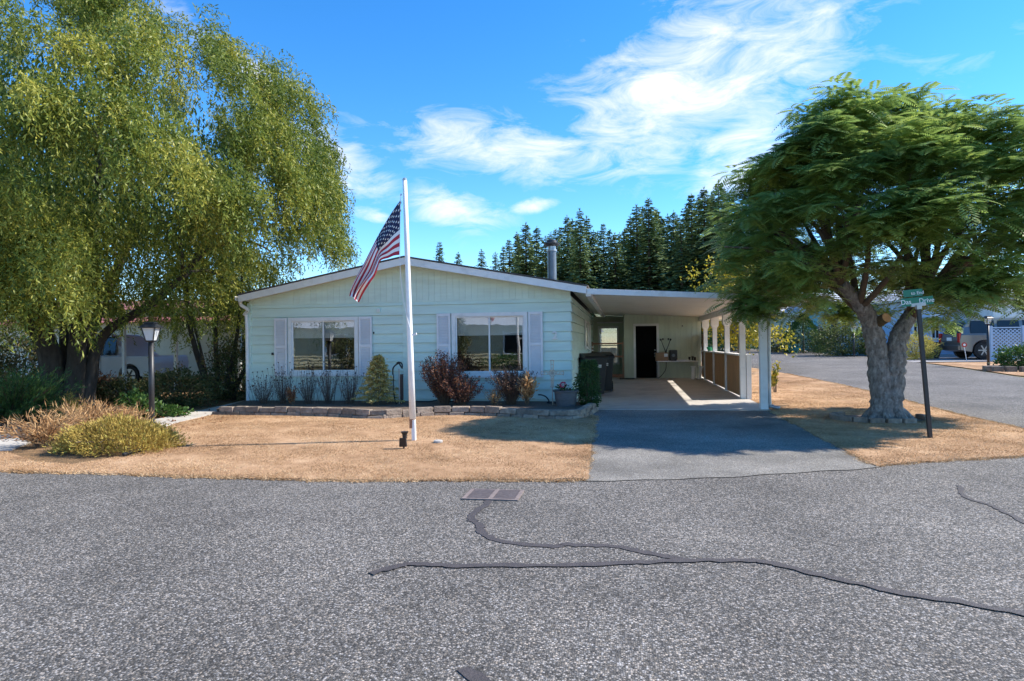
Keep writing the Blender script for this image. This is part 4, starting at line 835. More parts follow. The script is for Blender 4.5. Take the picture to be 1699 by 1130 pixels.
me = bpy.data.meshes.new('cloth'); me.from_pydata([tuple(p-fl0) for p in FV.reshape(-1, 3)], [], [(idx(i,j), idx(i,j+1), idx(i+1,j+1), idx(i+1,j)) for i in range(nu) for j in range(nv)])
for mm in ('flag_red', 'flag_white', 'flag_blue'): me.materials.append(MAT[mm])
k = 0
for i in range(nu):
    for j in range(nv):
        st = j//4; me.polygons[k].material_index = 2 if (i < 32 and st < 7) else (st % 2); me.polygons[k].use_smooth = True; k += 1
cl_ = bpy.data.objects.new('cloth', me); COL.objects.link(cl_); cl_.parent = flag
nrm = np.cross(np.gradient(FV, axis=0), np.gradient(FV, axis=1)); nrm = unit(nrm)
b = MB()
for r_ in range(9):
    for c_ in range(6 if r_ % 2 == 0 else 5):
        u = (2.7+5.3*c_+(0 if r_ % 2 == 0 else 2.65)); v = 2.2+r_*3.0; i0, j0 = int(u), int(v)
        for sg in (-1, 1):
            ce = FV[i0, j0]+nrm[i0, j0]*.004*sg; du = (FV[i0+1, j0]-FV[i0, j0]); dv = (FV[i0, j0+1]-FV[i0, j0]); pts = []
            for q in range(10):
                a = math.pi*q/5; rr = 1.25 if q % 2 == 0 else .5; pts.append(ce+du*math.sin(a)*rr*1.1-dv*math.cos(a)*rr*1.15)
            b.add(pts, [tuple(range(10))])
b.build('stars', MAT['flag_white'], flag, fix=False)
s0 = atz(670, 746); spot = thing('spotlight', 'small black solar spotlight staked in the lawn beside the flagpole', 'spotlight', s0)
zc_ = lambda py: aty(670, py, s0[1])[2]
MB().tube([s0+np.array([0,0,-.05]), (s0[0], s0[1], zc_(738))], .012, 6).build('stake', MAT['black_metal'], spot)
MB().hexa([(s0[0]-.06, s0[1]-.03, zc_(741)), (s0[0]+.045, s0[1]-.03, zc_(741)), (s0[0]+.045, s0[1]+.03, zc_(741)), (s0[0]-.06, s0[1]+.03, zc_(741)), (s0[0]-.045, s0[1]-.06, zc_(726)), (s0[0]+.05, s0[1]-.06, zc_(726)), (s0[0]+.05, s0[1]-.03, zc_(726)), (s0[0]-.045, s0[1]-.03, zc_(726))]).build('solar_panel', MAT['plastic_black'], spot, bevel=.004)
MB().lathe((s0[0]+.015, s0[1], zc_(727)), [(.03,0),(.035,.05),(.05,.08),(.055,.095),(.045,.09)], 16).build('lamp_head', MAT['plastic_black'], spot)
r0 = atz(727, 736); tag(MB().lathe((r0[0], r0[1], .02), [(.07,0),(.07,.025),(.05,.035),(.0,.036)], 14).build('sprinkler_lid', MAT['concrete'], None), 'small round grey valve lid in the lawn near the flagpole', 'lid')
# ---------------------------------------------------------------- lamp post
def lamp_post(base, h, label, s=1.):
    t = thing('lamp_post', label, 'lamp post', base); x, y, z = base
    hl = .36*s; zt = z+h
    MB().tube([(x,y,z-.1), (x,y,zt-hl-.02)], .052*s, 14).build('post', MAT['black_metal'], t, smooth=True)
    MB().lathe((x,y,z), [(.058*s,0),(.058*s,.12),(.053*s,.13)], 14).build('base_collar', MAT['black_metal'], t)
    def ring(zz, h_): 
        c, s_ = math.cos(.25), math.sin(.25); return [(x+a*h_*c-b_*h_*s_, y+a*h_*s_+b_*h_*c, zz) for a, b_ in ((-1,-1),(1,-1),(1,1),(-1,1))]
    MB().sweep(None, [ring(zt-hl-.03*s, .06*s), ring(zt-hl, .075*s)]).build('lantern_base', MAT['black_metal'], t)
    g = MB().sweep(None, [ring(zt-hl+.001, .068*s), ring(zt-.12*s, .118*s)]).build('lantern_glass', MAT['frost'], t)
    b = MB()
    for k in range(4): b.bar(ring(zt-hl, .073*s)[k], ring(zt-.118*s, .122*s)[k], .018*s)
    b.build('lantern_frame', MAT['black_metal'], t)
    MB().sweep(None, [ring(zt-.12*s, .165*s), ring(zt-.105*s, .165*s), ring(zt-.035*s, .085*s), ring(zt-.03*s, .085*s), ring(zt-.028*s, .1*s), ring(zt-.012*s, .1*s), ring(zt, .06*s)]).build('lantern_roof', MAT['black_metal'], t); return t
lb = atz(252, 706); ztop = float(aty(251, 534, lb[1])[2]); lamp_post(tuple(lb), ztop, 'black lamp post with square frosted lantern between the willow and the house')
# ---------------------------------------------------------------- retaining wall blocks and bed
curve = smooth_poly([tuple(atz(*p)[:2]) for p in ((352,689),(420,690),(500,691),(560,693),(620,696),(665,694),(720,691),(770,690),(830,692),(880,695),(930,697),(965,695),(983,687))]+[(-.52,14.2),(-.62,14.6)], 10)
CP = np.array([c[:2] for c in curve]); seg = np.r_[0, np.cumsum(np.linalg.norm(np.diff(CP, axis=0), axis=1))]
def onc(s): return np.array([np.interp(s, seg, CP[:,0]), np.interp(s, seg, CP[:,1])])
rw = thing('retaining_wall', 'low two-course wall of rough grey-brown blocks edging the flower bed', 'garden wall', (*onc(seg[-1]/2), 0))
for cs, (z0, z1, off, st) in enumerate(((-.03, .075, .05, .0), (.077, .192, .0, .16))):
    s = st
    while s < seg[-1]-.2:
        L = RNG.uniform(.29, .40); p0 = onc(s+.008); p1 = onc(min(s+L-.008, seg[-1])); d = p1-p0; d = d/np.linalg.norm(d); nn = np.array([d[1], -d[0]])
        j = RNG.normal(size=8)*.008; w0 = -.005+off*.6+RNG.normal()*.01; w1 = -.16; zt_ = z1+RNG.normal()*.008
        q = [(*(p0+nn*(w0+j[0])), z0), (*(p1+nn*(w0+j[1])), z0), (*(p1+nn*w1), z0), (*(p0+nn*w1), z0), (*(p0+nn*(w0-.02+j[2])), zt_+j[4]), (*(p1+nn*(w0-.02+j[3])), zt_+j[5]), (*(p1+nn*w1), zt_), (*(p0+nn*w1), zt_)]
        MB().hexa(q).build('wall_block', MAT['stone'], rw, bevel=.014); s += L
sheet('flower_bed_soil', [tuple(onc(s)+np.array([0,.1])) for s in np.linspace(.05, seg[-1]-.1, 40)]+[(-1.2,15.05),(-9.4,15.05)], .135, MAT['soil'], skirt=.2)
bedz = .135
def bd(px, py, dy=0):   # point on the bed soil
    p = atz(px, py, bedz); p[1] = min(p[1], 14.75); return p
# dwarf golden spruce
q0 = bd(628, 684); q0 = np.array([*aty(628, 680, 14.15)[:2], bedz]); hs = float(aty(626, 584, 14.15)[2])-bedz
spr = thing('dwarf_spruce', 'small golden-tipped spruce in the flower bed by the louvered shutter', 'shrub', q0)
MB().tube([q0, q0+np.array([0,0,hs*.95])], [.02,.004], 6).build('trunk', MAT['twig'], spr)
V = []; D_ = []; Rn = []; b = MB()
for k in range(64):
    t = k/64; zz = .10+t*.86; L = .52*(1-t)**.8+.05; a = k*2.4; rad = np.array([math.cos(a), math.sin(a), 0]); L *= RNG.uniform(.75, 1.1); e1 = q0+np.array([0,0,hs*zz]); b.tube([e1, e1+rad*L*.5+np.array([0,0,.0]), e1+rad*L+np.array([0,0,-.05])], [.006,.004,.002], 4, cap=False)
    m_ = int(40+95*L); s = RNG.random(m_)**.8; side = np.array([-rad[1], rad[0], 0]); off = RNG.normal(size=m_)*.10*(1.1-s); P = e1+rad*(s*L)[:, None]+side*off[:, None]+np.array([0,0,-1])*(.05*s+.02*np.abs(off)/.1)[:, None]; V.append(P); D_.append(unit(rad*.7+side*np.sign(off)[:, None]*.6+rsphere(m_)*.5+np.array([0,0,.25]))); Rn.append(np.clip(.1+.75*s*RNG.random(m_)+.25*RNG.random(m_), 0, 1))
b.build('branches', MAT['twig'], spr, fix=False)
V = np.concatenate(V); leaves('needles', np.repeat(V, 3, 0)+RNG.normal(size=(len(V)*3,3))*.012, unit(np.repeat(np.concatenate(D_), 3, 0)+rsphere(len(V)*3)*.5), rsphere(len(V)*3), .045, .014, np.repeat(np.concatenate(Rn), 3), LM['spruce'], spr)
# hose holder: brown stake, steel rod with a black looped handle
h0 = np.array([*aty(663, 690, 14.3)[:2], bedz]); hz = lambda py: float(aty(663, py, 14.3)[2])
hp = thing('yard_hydrant', 'brown stake and rod with black looped handle in the flower bed', 'hydrant', h0)
MB().box(h0[0]+.03, h0[0]+.09, h0[1]-.03, h0[1]+.03, bedz-.05, hz(621)).build('stake', pm('brown_paint', (.06,.035,.025), .6), hp)
MB().tube([h0+np.array([0,0,-.05]), (h0[0], h0[1], hz(612))], .014, 8).build('rod', MAT['galv'], hp)
MB().tube(smooth_poly([aty(x_, y_, 14.28) for x_, y_ in ((652,622),(652,612),(656,606),(662,603),(664,606),(667,611),(667,604),(662,601),(658,603))], 4), .017, 7).build('handle', MAT['plastic_black'], hp, smooth=True)
MB().tube(smooth_poly([aty(x_, y_, 14.2) for x_, y_ in ((653,622),(653,650),(657,668),(664,683))], 4), .012, 6).build('hose', MAT['rubber'], hp, smooth=True)
tag(MB().tube(smooth_poly([(*aty(x_, 684, 14.45)[:2], bedz+.02+z_) for x_, z_ in ((690,.03),(700,.02),(715,.03),(730,.06),(738,.02),(752,.03),(775,.02))], 5), .014, 6).build('garden_hose', MAT['rubber'], None, smooth=True), 'black garden hose lying on the soil beside the flagpole shrubs', 'hose')
tag(MB().tube(smooth_poly([(*aty(x_, 672, 14.5)[:2], bedz+z_) for x_, z_ in ((893,.2),(900,.19),(907,.14),(911,.05),(908,.02),(913,.015),(925,.02))], 5), .016, 6).build('garden_hose', MAT['rubber'], None, smooth=True), 'short black hose arching beside the grey flower pot', 'hose')
# shrubs in the bed
def bedp(px, Y): return (float(aty(px, 680, Y)[0]), Y, bedz)
twig_shrub('barberry_shrub', 'tall reddish-brown barberry shrub under the shutter beside the flagpole', 'shrub', bedp(737,14.2), 1.36, .62, 170, LM['redshrub'], 7200, (.03,.055), .022, r0=.006, top=.22)
twig_shrub('barberry_shrub', 'low orange-brown withered shrub in front of the taller barberry', 'shrub', bedp(766,14.0), .78, .52, 90, LM['redshrub'], 3600, (.03,.055), .024, r0=.006, top=.15)
twig_shrub('barberry_shrub', 'dark purple-brown shrub below the middle of the window', 'shrub', bedp(848,14.2), .98, .60, 150, LM['darkred'], 4200, (.03,.05), .02, r0=.006, top=.3)
twig_shrub('withered_plant', 'drooping withered tan plant below the shutter beside the purple shrub', 'plant', bedp(874,13.98), .74, .24, 26, LM['drytan'], 420, (.08,.16), .035, lean=(.05,0), top=.25, curve=.6)
twig_shrub('withered_plant', 'short pale tan dead plant between the two barberry shrubs', 'plant', bedp(820,13.95), .42, .28, 34, LM['drytan'], 380, (.04,.09), .018, top=.2)
twig_shrub('withered_plant', 'orange-brown upright dead plant below the wide window', 'plant', bedp(484,14.0), .55, .12, 22, LM['drybrown'], 420, (.04,.09), .02, top=.15)
for k, (px, h_, s_, lab) in enumerate([(438,.50,.42,'grey dead flower clump at the downspout corner'),(470,.72,.3,'tall grey seed-headed stalks under the far shutter'),(512,.62,.36,'grey dead stalks with seed heads beside the orange plant'),(545,.8,.34,'thin dead flower stalks below the window centre'),(580,.66,.36,'grey dead stalks beside the golden spruce')]):
    t = twig_shrub('dead_flowers', lab, 'plant', bedp(px,14.2), h_+.25, s_, 44, LM['greyplant'], 700, (.03,.06), .012, r0=.004, top=.0, group=None)
    n_ = 26; P = np.array(bedp(px,14.2))+np.column_stack([RNG.normal(size=(n_,2))*s_*.55, (h_+.22)*RNG.uniform(.55, 1.05, n_)]); b = MB(); [b.lathe(tuple(p_), [(.004,-.012),(.017,0),(.012,.012),(.003,.018)], 5) for p_ in P]; [b.tube([p_, (p_[0]*.6+.4*bedp(px,14.2)[0], 14.2*.4+p_[1]*.6, bedz)], .0028, 3, cap=False) for p_ in P]; b.build('seed_heads', MAT['bark_dark'], t, fix=False)
# iron cross
c0 = np.array([*aty(917, 680, 14.15)[:2], bedz]); cz = float(aty(917, 619, 14.15)[2]); cross = thing('garden_cross', 'openwork pale iron cross on a stake beside the flower pot', 'garden ornament', c0)
X0, Y0 = c0[0], c0[1]; b = MB(); b.tube([(X0,Y0,bedz-.05), (X0,Y0,cz-.1)], .009, 6); b.build('stake', MAT['rust'], cross)
b = MB()
for (dx, dz, L) in ((0,1,.27), (0,-1,.30), (1,0,.24), (-1,0,.24)):
    for o_ in (-.026, .026):
        b.tube([(X0+dx*.06+dz*o_, Y0, cz+dz*.06+dx*o_), (X0+dx*L+dz*o_, Y0, cz+dz*L+dx*o_)], .008, 5)
    b.tube([(X0+dx*L-dz*.05, Y0, cz+dz*L-dx*.05), (X0+dx*(L+.015), Y0, cz+dz*(L+.015)), (X0+dx*L+dz*.05, Y0, cz+dz*L+dx*.05)], .009, 5)
    for f_ in (.4, .7): b.tube([(X0+dx*L*f_-dz*.028, Y0, cz+dz*L*f_-dx*.028), (X0+dx*L*f_+dz*.028, Y0, cz+dz*L*f_+dx*.028)], .006, 4)
b.build('arms', MAT['rust'], cross)
b = MB()
for rr in (.035, .068): b.tube([(X0+math.cos(a)*rr, Y0-.004, cz+math.sin(a)*rr) for a in np.linspace(0, 6.2832, 19)], .009, 5, cap=False)
for a in np.arange(0, 6.28, .785): b.tube([(X0, Y0-.004, cz), (X0+math.cos(a)*.068, Y0-.004, cz+math.sin(a)*.068)], .005, 4)
b.build('medallion', MAT['rust'], cross)
# flower pot with geranium
p0 = np.array([*aty(939, 680, 14.0)[:2], .195]); pot = thing('flower_pot', 'wide grey ribbed plastic flower pot at the end of the garden wall', 'flower pot', p0)
MB().lathe(tuple(p0-np.array([0,0,.06])), [(.20,0),(.235,.16),(.25,.30),(.275,.305),(.285,.345),(.26,.345),(.25,.31),(.22,.30),(.0,.30)], 28).build('pot_body', MAT['pot'], pot)
zt = p0[2]+.25; b = MB(); P = []
for k in range(12): a = RNG.uniform(0, 6.28); L = RNG.uniform(.05, .2); e_ = (p0[0]+math.cos(a)*L, p0[1]+math.sin(a)*L, zt+RNG.uniform(.03, .14)); b.tube([(p0[0], p0[1], zt-.02), e_], .005, 4); P.append(e_)
ger = thing('geranium', 'pink-flowered geranium growing in the grey pot', 'flower', (p0[0], p0[1], zt)); b.build('stems', MAT['twig'], ger, fix=False); P = np.array(P)
pi_ = np.repeat(P, 6, 0)+RNG.normal(size=(72,3))*.03; leaves('leaf', pi_, rsphere(72), unit(rsphere(72)+np.array([0,0,1.2])), .06, .055, RNG.random(72), LM['green'], ger)
fc = np.array([p0[0]-.05, p0[1]-.05, zt+.15]); pf = fc+rsphere(90)*np.array([.055,.05,.04]); leaves('blossom', pf, unit(pf-fc), rsphere(90), .035, .03, RNG.random(90), LM['pink'], ger)
# green vine shrub at the house corner
vb = (float(aty(976, 680, 14.0)[0]), 14.25, .0); vs = thing('vine_shrub', 'dense dark green trailing shrub at the house corner in front of the bins', 'shrub', vb)
b = MB()
for k in range(14): a = RNG.uniform(0, 6.28); limb(b, np.array(vb)+np.array([0,0,.0]), np.array(vb)+np.array([math.cos(a)*.16, math.sin(a)*.16, RNG.uniform(.5, 1.05)]), .012, .004, 0, 5, .1, 5)
b.build('stems', MAT['twig'], vs)
n_ = 4200; u_ = RNG.random(n_); a = RNG.uniform(0, 6.28, n_); rr = .26*np.sqrt(RNG.random(n_))*np.interp(u_, [0,.2,.6,1], [.45,.9,1.,.5]); P = np.stack([vb[0]+np.cos(a)*rr+.03*np.sin(u_*9), vb[1]+np.sin(a)*rr, .05+u_*1.08], 1); leaves('foliage', P, unit(np.stack([np.cos(a), np.sin(a), -.6+0*a], 1)+rsphere(n_)*.8), rsphere(n_), RNG.uniform(.05,.09,n_), .02, RNG.random(n_)*.5+.5*u_*RNG.random(n_), LM['vine'], vs)
# ---------------------------------------------------------------- wheeled bins
def bin_(x, y, z, rz, label):
    t = thing('wheeled_bin', label, 'bin', (x, y, z), rz=rz); h = 1.02
    M2 = MB(); M2.hexa([(-.24,-.24,.04),(.24,-.24,.04),(.24,.26,.04),(-.24,.26,.04),(-.31,-.34,h),(.31,-.34,h),(.31,.34,h),(-.31,.34,h)])
    def loc(b, n_, m_, par=t, **k): 
        o = b.build(n_, m_, None, **k); o.parent = par; return o
    body = loc(M2, 'body', MAT['plastic_black'], bevel=.025)
    loc(MB().hexa([(-.335,-.37,h-.05),(.335,-.37,h-.05),(.335,.37,h-.05),(-.335,.37,h-.05),(-.335,-.37,h),(.335,-.37,h),(.335,.37,h),(-.335,.37,h)]), 'rim', MAT['plastic_black'], bevel=.01)
    loc(MB().hexa([(-.345,-.40,h+.002),(.345,-.40,h+.002),(.345,.38,h+.002),(-.345,.38,h+.002),(-.30,-.36,h+.05),(.30,-.36,h+.05),(.30,.36,h+.12),(-.30,.36,h+.12)]), 'lid', MAT['plastic_black'], bevel=.02)
    loc(MB().tube([(-.28,.42,h+.02),(.28,.42,h+.02)], .02, 8), 'handle', MAT['plastic_black'])
    for s in (-1, 1): w = loc(MB().tube([(s*.25,.24,.15),(s*.32,.24,.15)], .15, 18), 'wheel', MAT['rubber'])
    b = MB(); yy = lambda zz: -.24-.10*(zz-.04)/(h-.04)-.004
    cx_, cz_ = -.07, .80
    for k in range(3):
        a0 = k*2.094+.2; pts = [(cx_+math.cos(a0+q)*.045, yy(cz_), cz_+math.sin(a0+q)*.045) for q in np.linspace(0, 1.6, 7)]; b.tube(pts, .008, 5)
    b.box(.02, .15, yy(.82)-.002, yy(.80), .81, .835); b.box(.02, .15, yy(.78)-.002, yy(.76), .765, .79)
    loc(b, 'bin_logo', MAT['sign_white'], body); return t
gb = .03+H(-.5, 18)
bp1 = aty(984, 655, 17.6); bin_(float(bp1[0]), 17.6, gb, .32, 'black wheeled bin beside the house wall in front of the other bin')
bin_(float(bp1[0])+.22, 18.75, gb+.01, .1, 'black wheeled bin half hidden behind the front bin')
# ---------------------------------------------------------------- carport clutter
YT = 24.55; gT = H(2, YT)+.02; ztb = float(aty(1120, 598.5, YT)[2]); xa, xb_ = float(aty(1089, 598, YT)[0]), float(aty(1157, 598, YT)[0])
tb = thing('workbench', 'narrow white-topped table against the shed wall', 'table', ((xa+xb_)/2, YT, gT))
MB().box(xa, xb_, YT-.3, YT+.38, ztb-.035, ztb).build('table_top', MAT['white'], tb, bevel=.005)
for (x_, y_) in ((xa+.04, YT-.26), (xb_-.04, YT-.26), (xa+.04, YT+.34), (xb_-.04, YT+.34)): MB().tube([(x_, y_, gT), (x_, y_, ztb-.036)], .016, 8).build('leg', MAT['galv'], tb)
def put(px, w): return float(aty(px, 590, YT)[0])
x_ = put(1099, 0); cb_ = thing('cardboard_box', 'brown cardboard box with white label on the table', 'box', (x_, YT, ztb)); MB().box(x_-.25, x_+.2, YT-.2, YT+.15, ztb+.001, ztb+.30).build('carton', MAT['cardboard'], cb_); MB().box(x_+.05, x_+.18, YT-.206, YT-.2005, ztb+.15, ztb+.27).build('paper_label', MAT['white'], cb_)
b = MB(); MB_ = None
x_ = put(1105.5, 0)
an = thing('antler_branch', 'dark forked branch decoration standing behind the cardboard box', 'decoration', (x_, YT+.25, ztb))
for s in (-1, 1): b.tube(smooth_poly([(x_, YT+.25, ztb), (x_+s*.02, YT+.25, ztb+.35), (x_+s*.09, YT+.25, ztb+.55), (x_+s*.17, YT+.24, ztb+.78)], 4), [.018]*6+[.012]*7, 6); b.lathe((x_+s*.18, YT+.24, ztb+.78), [(.01,-.04),(.04,0),(.02,.04)], 6); b.lathe((x_+s*.10, YT+.24, ztb+.80), [(.01,-.04),(.035,0),(.02,.04)], 6)
b.build('branch', MAT['black_metal'], an)
x_ = put(1117.5, 0); spk = thing('black_speaker', 'black speaker with pale emblem on the table', 'speaker', (x_, YT, ztb)); MB().box(x_-.14, x_+.13, YT-.1, YT+.2, ztb+.001, ztb+.40).build('cabinet', MAT['plastic_black'], spk, bevel=.02); MB().tube([(x_-.01, YT-.103, ztb+.2), (x_-.01, YT-.108, ztb+.2)], .06, 14).build('cone', MAT['grey_metal'], spk)
x_ = put(1132, 0); tag(MB().box(x_-.22, x_+.24, YT-.2, YT+.1, ztb+.001, ztb+.035).build('tray', MAT['white'], None, bevel=.01), 'flat white tray lying on the table beside the speaker', 'tray')
for k, (px, hh) in enumerate(((1144, .14), (1149, .17), (1153, .13))): x_ = put(px, 0); tag(MB().lathe((x_, YT+.02, ztb), [(.035,.001),(.045,hh),(.04,hh),(.0,hh*.9)], 12).build('cup', MAT['black_metal'], None), 'small dark cup at the end of the white-topped table', 'cup', 'cups on the workbench')
for k, (px0, px1, pt) in enumerate(((1149.5, 1150, 609), (1160.5, 1158, 609))):
    a = aty(px0, 634, YT-.8); c = aty(px1, pt, YT-.8) if k == 0 else aty(1163, pt, YT-.75); a[2] = gT+.02
    t = thing('white_post', ('white capped post standing under the table end', 'white capped post leaning against the brown half wall')[k], 'post', a); MB().bar(a, c, .10, .10).build('shaft', MAT['white'], t); d = unit(c-a); MB().bar(c, c+d*.03, .16, .16).build('cap', MAT['white'], t)
tag(MB().tube(smooth_poly([(xa+.35, YT-.1, ztb-.04), (xa+.33, YT-.12, ztb-.3), (xa+.2, YT-.1, gT+.15), (xa+.06, YT-.05, gT+.03)], 5), .012, 6).build('power_cord', MAT['rubber'], None), 'black power cord hanging below the white-topped table', 'cord')
x_ = float(aty(1033, 630, 24.5)[0]); tag(MB().box(-.05, .5, 24.2, 24.75, gT+.003, gT+.02).build('door_mat', MAT['rubber'], None), 'black door mat beside the shed doorway', 'mat')
rk = thing('wooden_gate', 'red-brown wooden rail gate in front of the breezeway window', 'gate', (-.4, 24.9, gT))
for zz, hh in ((.04, .12), (.80, .07), (1.30, .05)): MB().box(-1.05, .1, 24.86, 24.9, gT+zz, gT+zz+hh).build('rail', MAT['redwood'], rk)
MB().box(.05, .12, 24.9, 24.97, gT, gT+1.4).build('post', MAT['wood'], rk); MB().box(-1.1, -1.03, 24.9, 24.97, gT, gT+1.4).build('post', MAT['wood'], rk)
z_ = 1.166; pg = aty(1178, 576, 22.6); tag(MB().lathe((3.02, 22.7, z_), [(.10,0),(.14,.12),(.15,.13),(.13,.12),(.0,.1)], 16).build('green_bowl', pm('green_bowl', (.03,.32,.14), .5), None), 'small green bowl on the half wall rail', 'bowl')
# ---------------------------------------------------------------- street sign
s0 = atz(1545, 728); st_ = aty(1524, 512, s0[1]); sg = thing('street_sign', 'leaning black post with two green street name signs by the forked tree', 'street sign', s0)
MB().bar(s0+np.array([0,0,-.2]), st_, .052, .052).build('post', MAT['black_metal'], sg)
tl = unit(st_-s0); c = st_+tl*.02; b = MB(); b.bar(c-tl*.03, c+tl*.035, .07, .07); b.bar(c+tl*.03-np.array([.10,0,-.0]), c+tl*.03+np.array([.10,0,.02]), .03, .05); b.build('bracket', MAT['galv'], sg)
rot = -.085; ex = np.array([math.cos(rot)*math.cos(.12), math.sin(.12), -math.sin(rot)]); ez = unit(np.array([-ex[2], 0, ex[0]])); ey = unit(np.cross(ez, ex))
def plate(cen, w, h, name):
    o = MB(); o.hexa([cen-ex*w/2+ey*.004-ez*h/2, cen-ex*w/2-ey*.004-ez*h/2, cen+ex*w/2-ey*.004-ez*h/2, cen+ex*w/2+ey*.004-ez*h/2, cen-ex*w/2+ey*.004+ez*h/2, cen-ex*w/2-ey*.004+ez*h/2, cen+ex*w/2-ey*.004+ez*h/2, cen+ex*w/2+ey*.004+ez*h/2]); return o.build(name, MAT['green_sign'], sg)
def sign_text(plt, cen, txt, size):
    lc = Vector(cen-ey*.0065)-sg.location if ey[1] > 0 else Vector(cen+ey*.0065)-sg.location
    yv = ey if ey[1] < 0 else -ey
    mtx = Matrix(((ex[0], ez[0], yv[0], lc[0]), (ex[1], ez[1], yv[1], lc[1]), (ex[2], ez[2], yv[2], lc[2]), (0,0,0,1)))
    o = text_mesh('sign_lettering', txt, size, .0015, MAT['sign_white'], plt, mtx); return o
scl = float(np.linalg.norm(aty(1525, 500, s0[1])-aty(1524, 500, s0[1])))
c1 = aty(1522, 500, s0[1]); pl1 = plate(c1, 56*scl, 15*scl, 'name_plate'); sign_text(pl1, c1, 'Das    Drive', 12*scl)
c2 = aty(1516, 486, s0[1]); pl2 = plate(c2+np.array([0,.03,0]), 34*scl, 13*scl, 'name_plate'); sign_text(pl2, c2+np.array([.06,.03,0]), 'to End', 8.5*scl)
# ---------------------------------------------------------------- left garden
def gp(px, py): p = atz(px, py); return (float(p[0]), float(p[1]), .01)
m0 = np.array(gp(172, 752)); mound = thing('mounded_shrub', 'low wide yellow-brown mounded shrub at the edge of the lawn', 'shrub', m0)
b = MB(); [limb(b, m0, m0+np.array([math.cos(a)*.5, math.sin(a)*.4, .2]), .012, .004, .2, 4, .05, 4) for a in np.arange(0, 6.28, .35)]; b.build('stems', MAT['twig'], mound, fix=False)
ball_foliage('leaf_mass', m0+np.array([.02,.25,.02]), (.86,.62,.42), 15000, LM['mound'], mound, (.04,.075), .013, .55, .5, flat=1, noise=.10)
def tuft(name, label, base, h, spread, n, mat, cat='plant', wid=.012, **k): return twig_shrub(name, label, cat, base, h, spread, max(20, n//22), mat, n, (.07,.16), wid, r0=.005, **k)
tuft('dry_grass_clump', 'pale arching dry grass clump left of the mounded shrub', gp(75,742), .62, .75, 1500, LM['drytan'], top=.2, curve=1.2)
tuft('dry_grass_clump', 'orange-tan dry clump rising behind the mounded shrub', gp(150,722), .66, .75, 2200, LM['drytan'], top=.15, curve=1.)
tuft('dry_grass_clump', 'sparse grey-green dry stalks at the foot of the willow trunk', gp(112,702), .62, .5, 900, LM['mound'], top=.2, curve=1.)
tuft('dry_grass_clump', 'tan dry weeds between the mounded shrub and the lamp post', gp(212,722), .50, .55, 1300, LM['drytan'], top=.15, curve=1.)
twig_shrub('dead_shrub', 'rust-brown dead shrub beside the willow trunk', 'shrub', gp(145,672), 1.05, .72, 120, LM['drybrown'], 5200, (.05,.11), .026, r0=.006, top=.05)
def hedge(label, c, rad, n, mat, name='garden_shrub', leaf=(.05,.09), wid=.04):
    t = thing(name, label, 'shrub', c); c = np.array(c); b = MB(); [limb(b, c, c+np.array([RNG.normal()*rad[0]*.4, RNG.normal()*rad[1]*.4, rad[2]*.9]), .02, .006, 0, 4, .08, 5) for _ in range(9)]; b.build('stems', MAT['bark_dark'], t, fix=False)
    ball_foliage('leaf_mass', c+np.array([0,0,rad[2]*.5]), (rad[0], rad[1], rad[2]*.6), n, mat, t, leaf, wid, .4, .2, noise=.2, zmin=c[2]); return t
hedge('dark brown-leaved low hedge behind the lamp post', gp(296,676), (1.0,.6,.85), 5200, LM['hedge'])
hedge('small light green leafy plant in front of the dark hedge', gp(226,694), (.36,.3,.5), 1100, LM['green'], leaf=(.06,.1), wid=.05)
hedge('dark bronze low shrub between dead shrub and lamp post', gp(205,672), (.85,.5,.62), 3600, LM['hedge'])
hedge('leafy green shrub growing against the left side of the house', (-10.6,16.4,.0), (.8,.7,1.6), 4200, LM['hedge'])
hedge('green shrub behind the slender multi-stemmed tree', (-12.4,20.6,.0), (1.4,.9,1.9), 4200, LM['green'], leaf=(.07,.12), wid=.06)
hedge('low green ground shrub along the garden path', gp(270,692), (.6,.25,.22), 1200, LM['green'])
jb = np.array(gp(18,706)); jn = thing('juniper_shrub', 'bright green feathery juniper left of the willow trunk', 'shrub', jb)
b = MB(); P = []; D = []
for k in range(150):
    a = RNG.uniform(0, 6.283); el = RNG.uniform(.15, 1.1); L = RNG.uniform(.9, 1.55); d = np.array([math.cos(a)*math.cos(el), math.sin(a)*math.cos(el)*.8, math.sin(el)*.9]); pts = [jb+d*L*s+np.array([0,0,.1-.10*s*s]) for s in (0,.35,.7,1.)]; b.tube(pts, [.012,.009,.006,.003], 4, cap=False)
    m_ = 110; s = .3+.7*RNG.random(m_); P.append(jb+d*(L*s)[:, None]+np.array([0,0,.1])-np.array([0,0,.10])*(s*s)[:, None]+RNG.normal(size=(m_,3))*.045); D.append(unit(d+rsphere(m_)*.55+np.array([0,0,.15])))
b.build('branches', MAT['twig'], jn, fix=False); P = np.concatenate(P); leaves('foliage', P, np.concatenate(D), rsphere(len(P)), RNG.uniform(.06,.12,len(P)), .018, RNG.random(len(P)), LM['juniper'], jn)
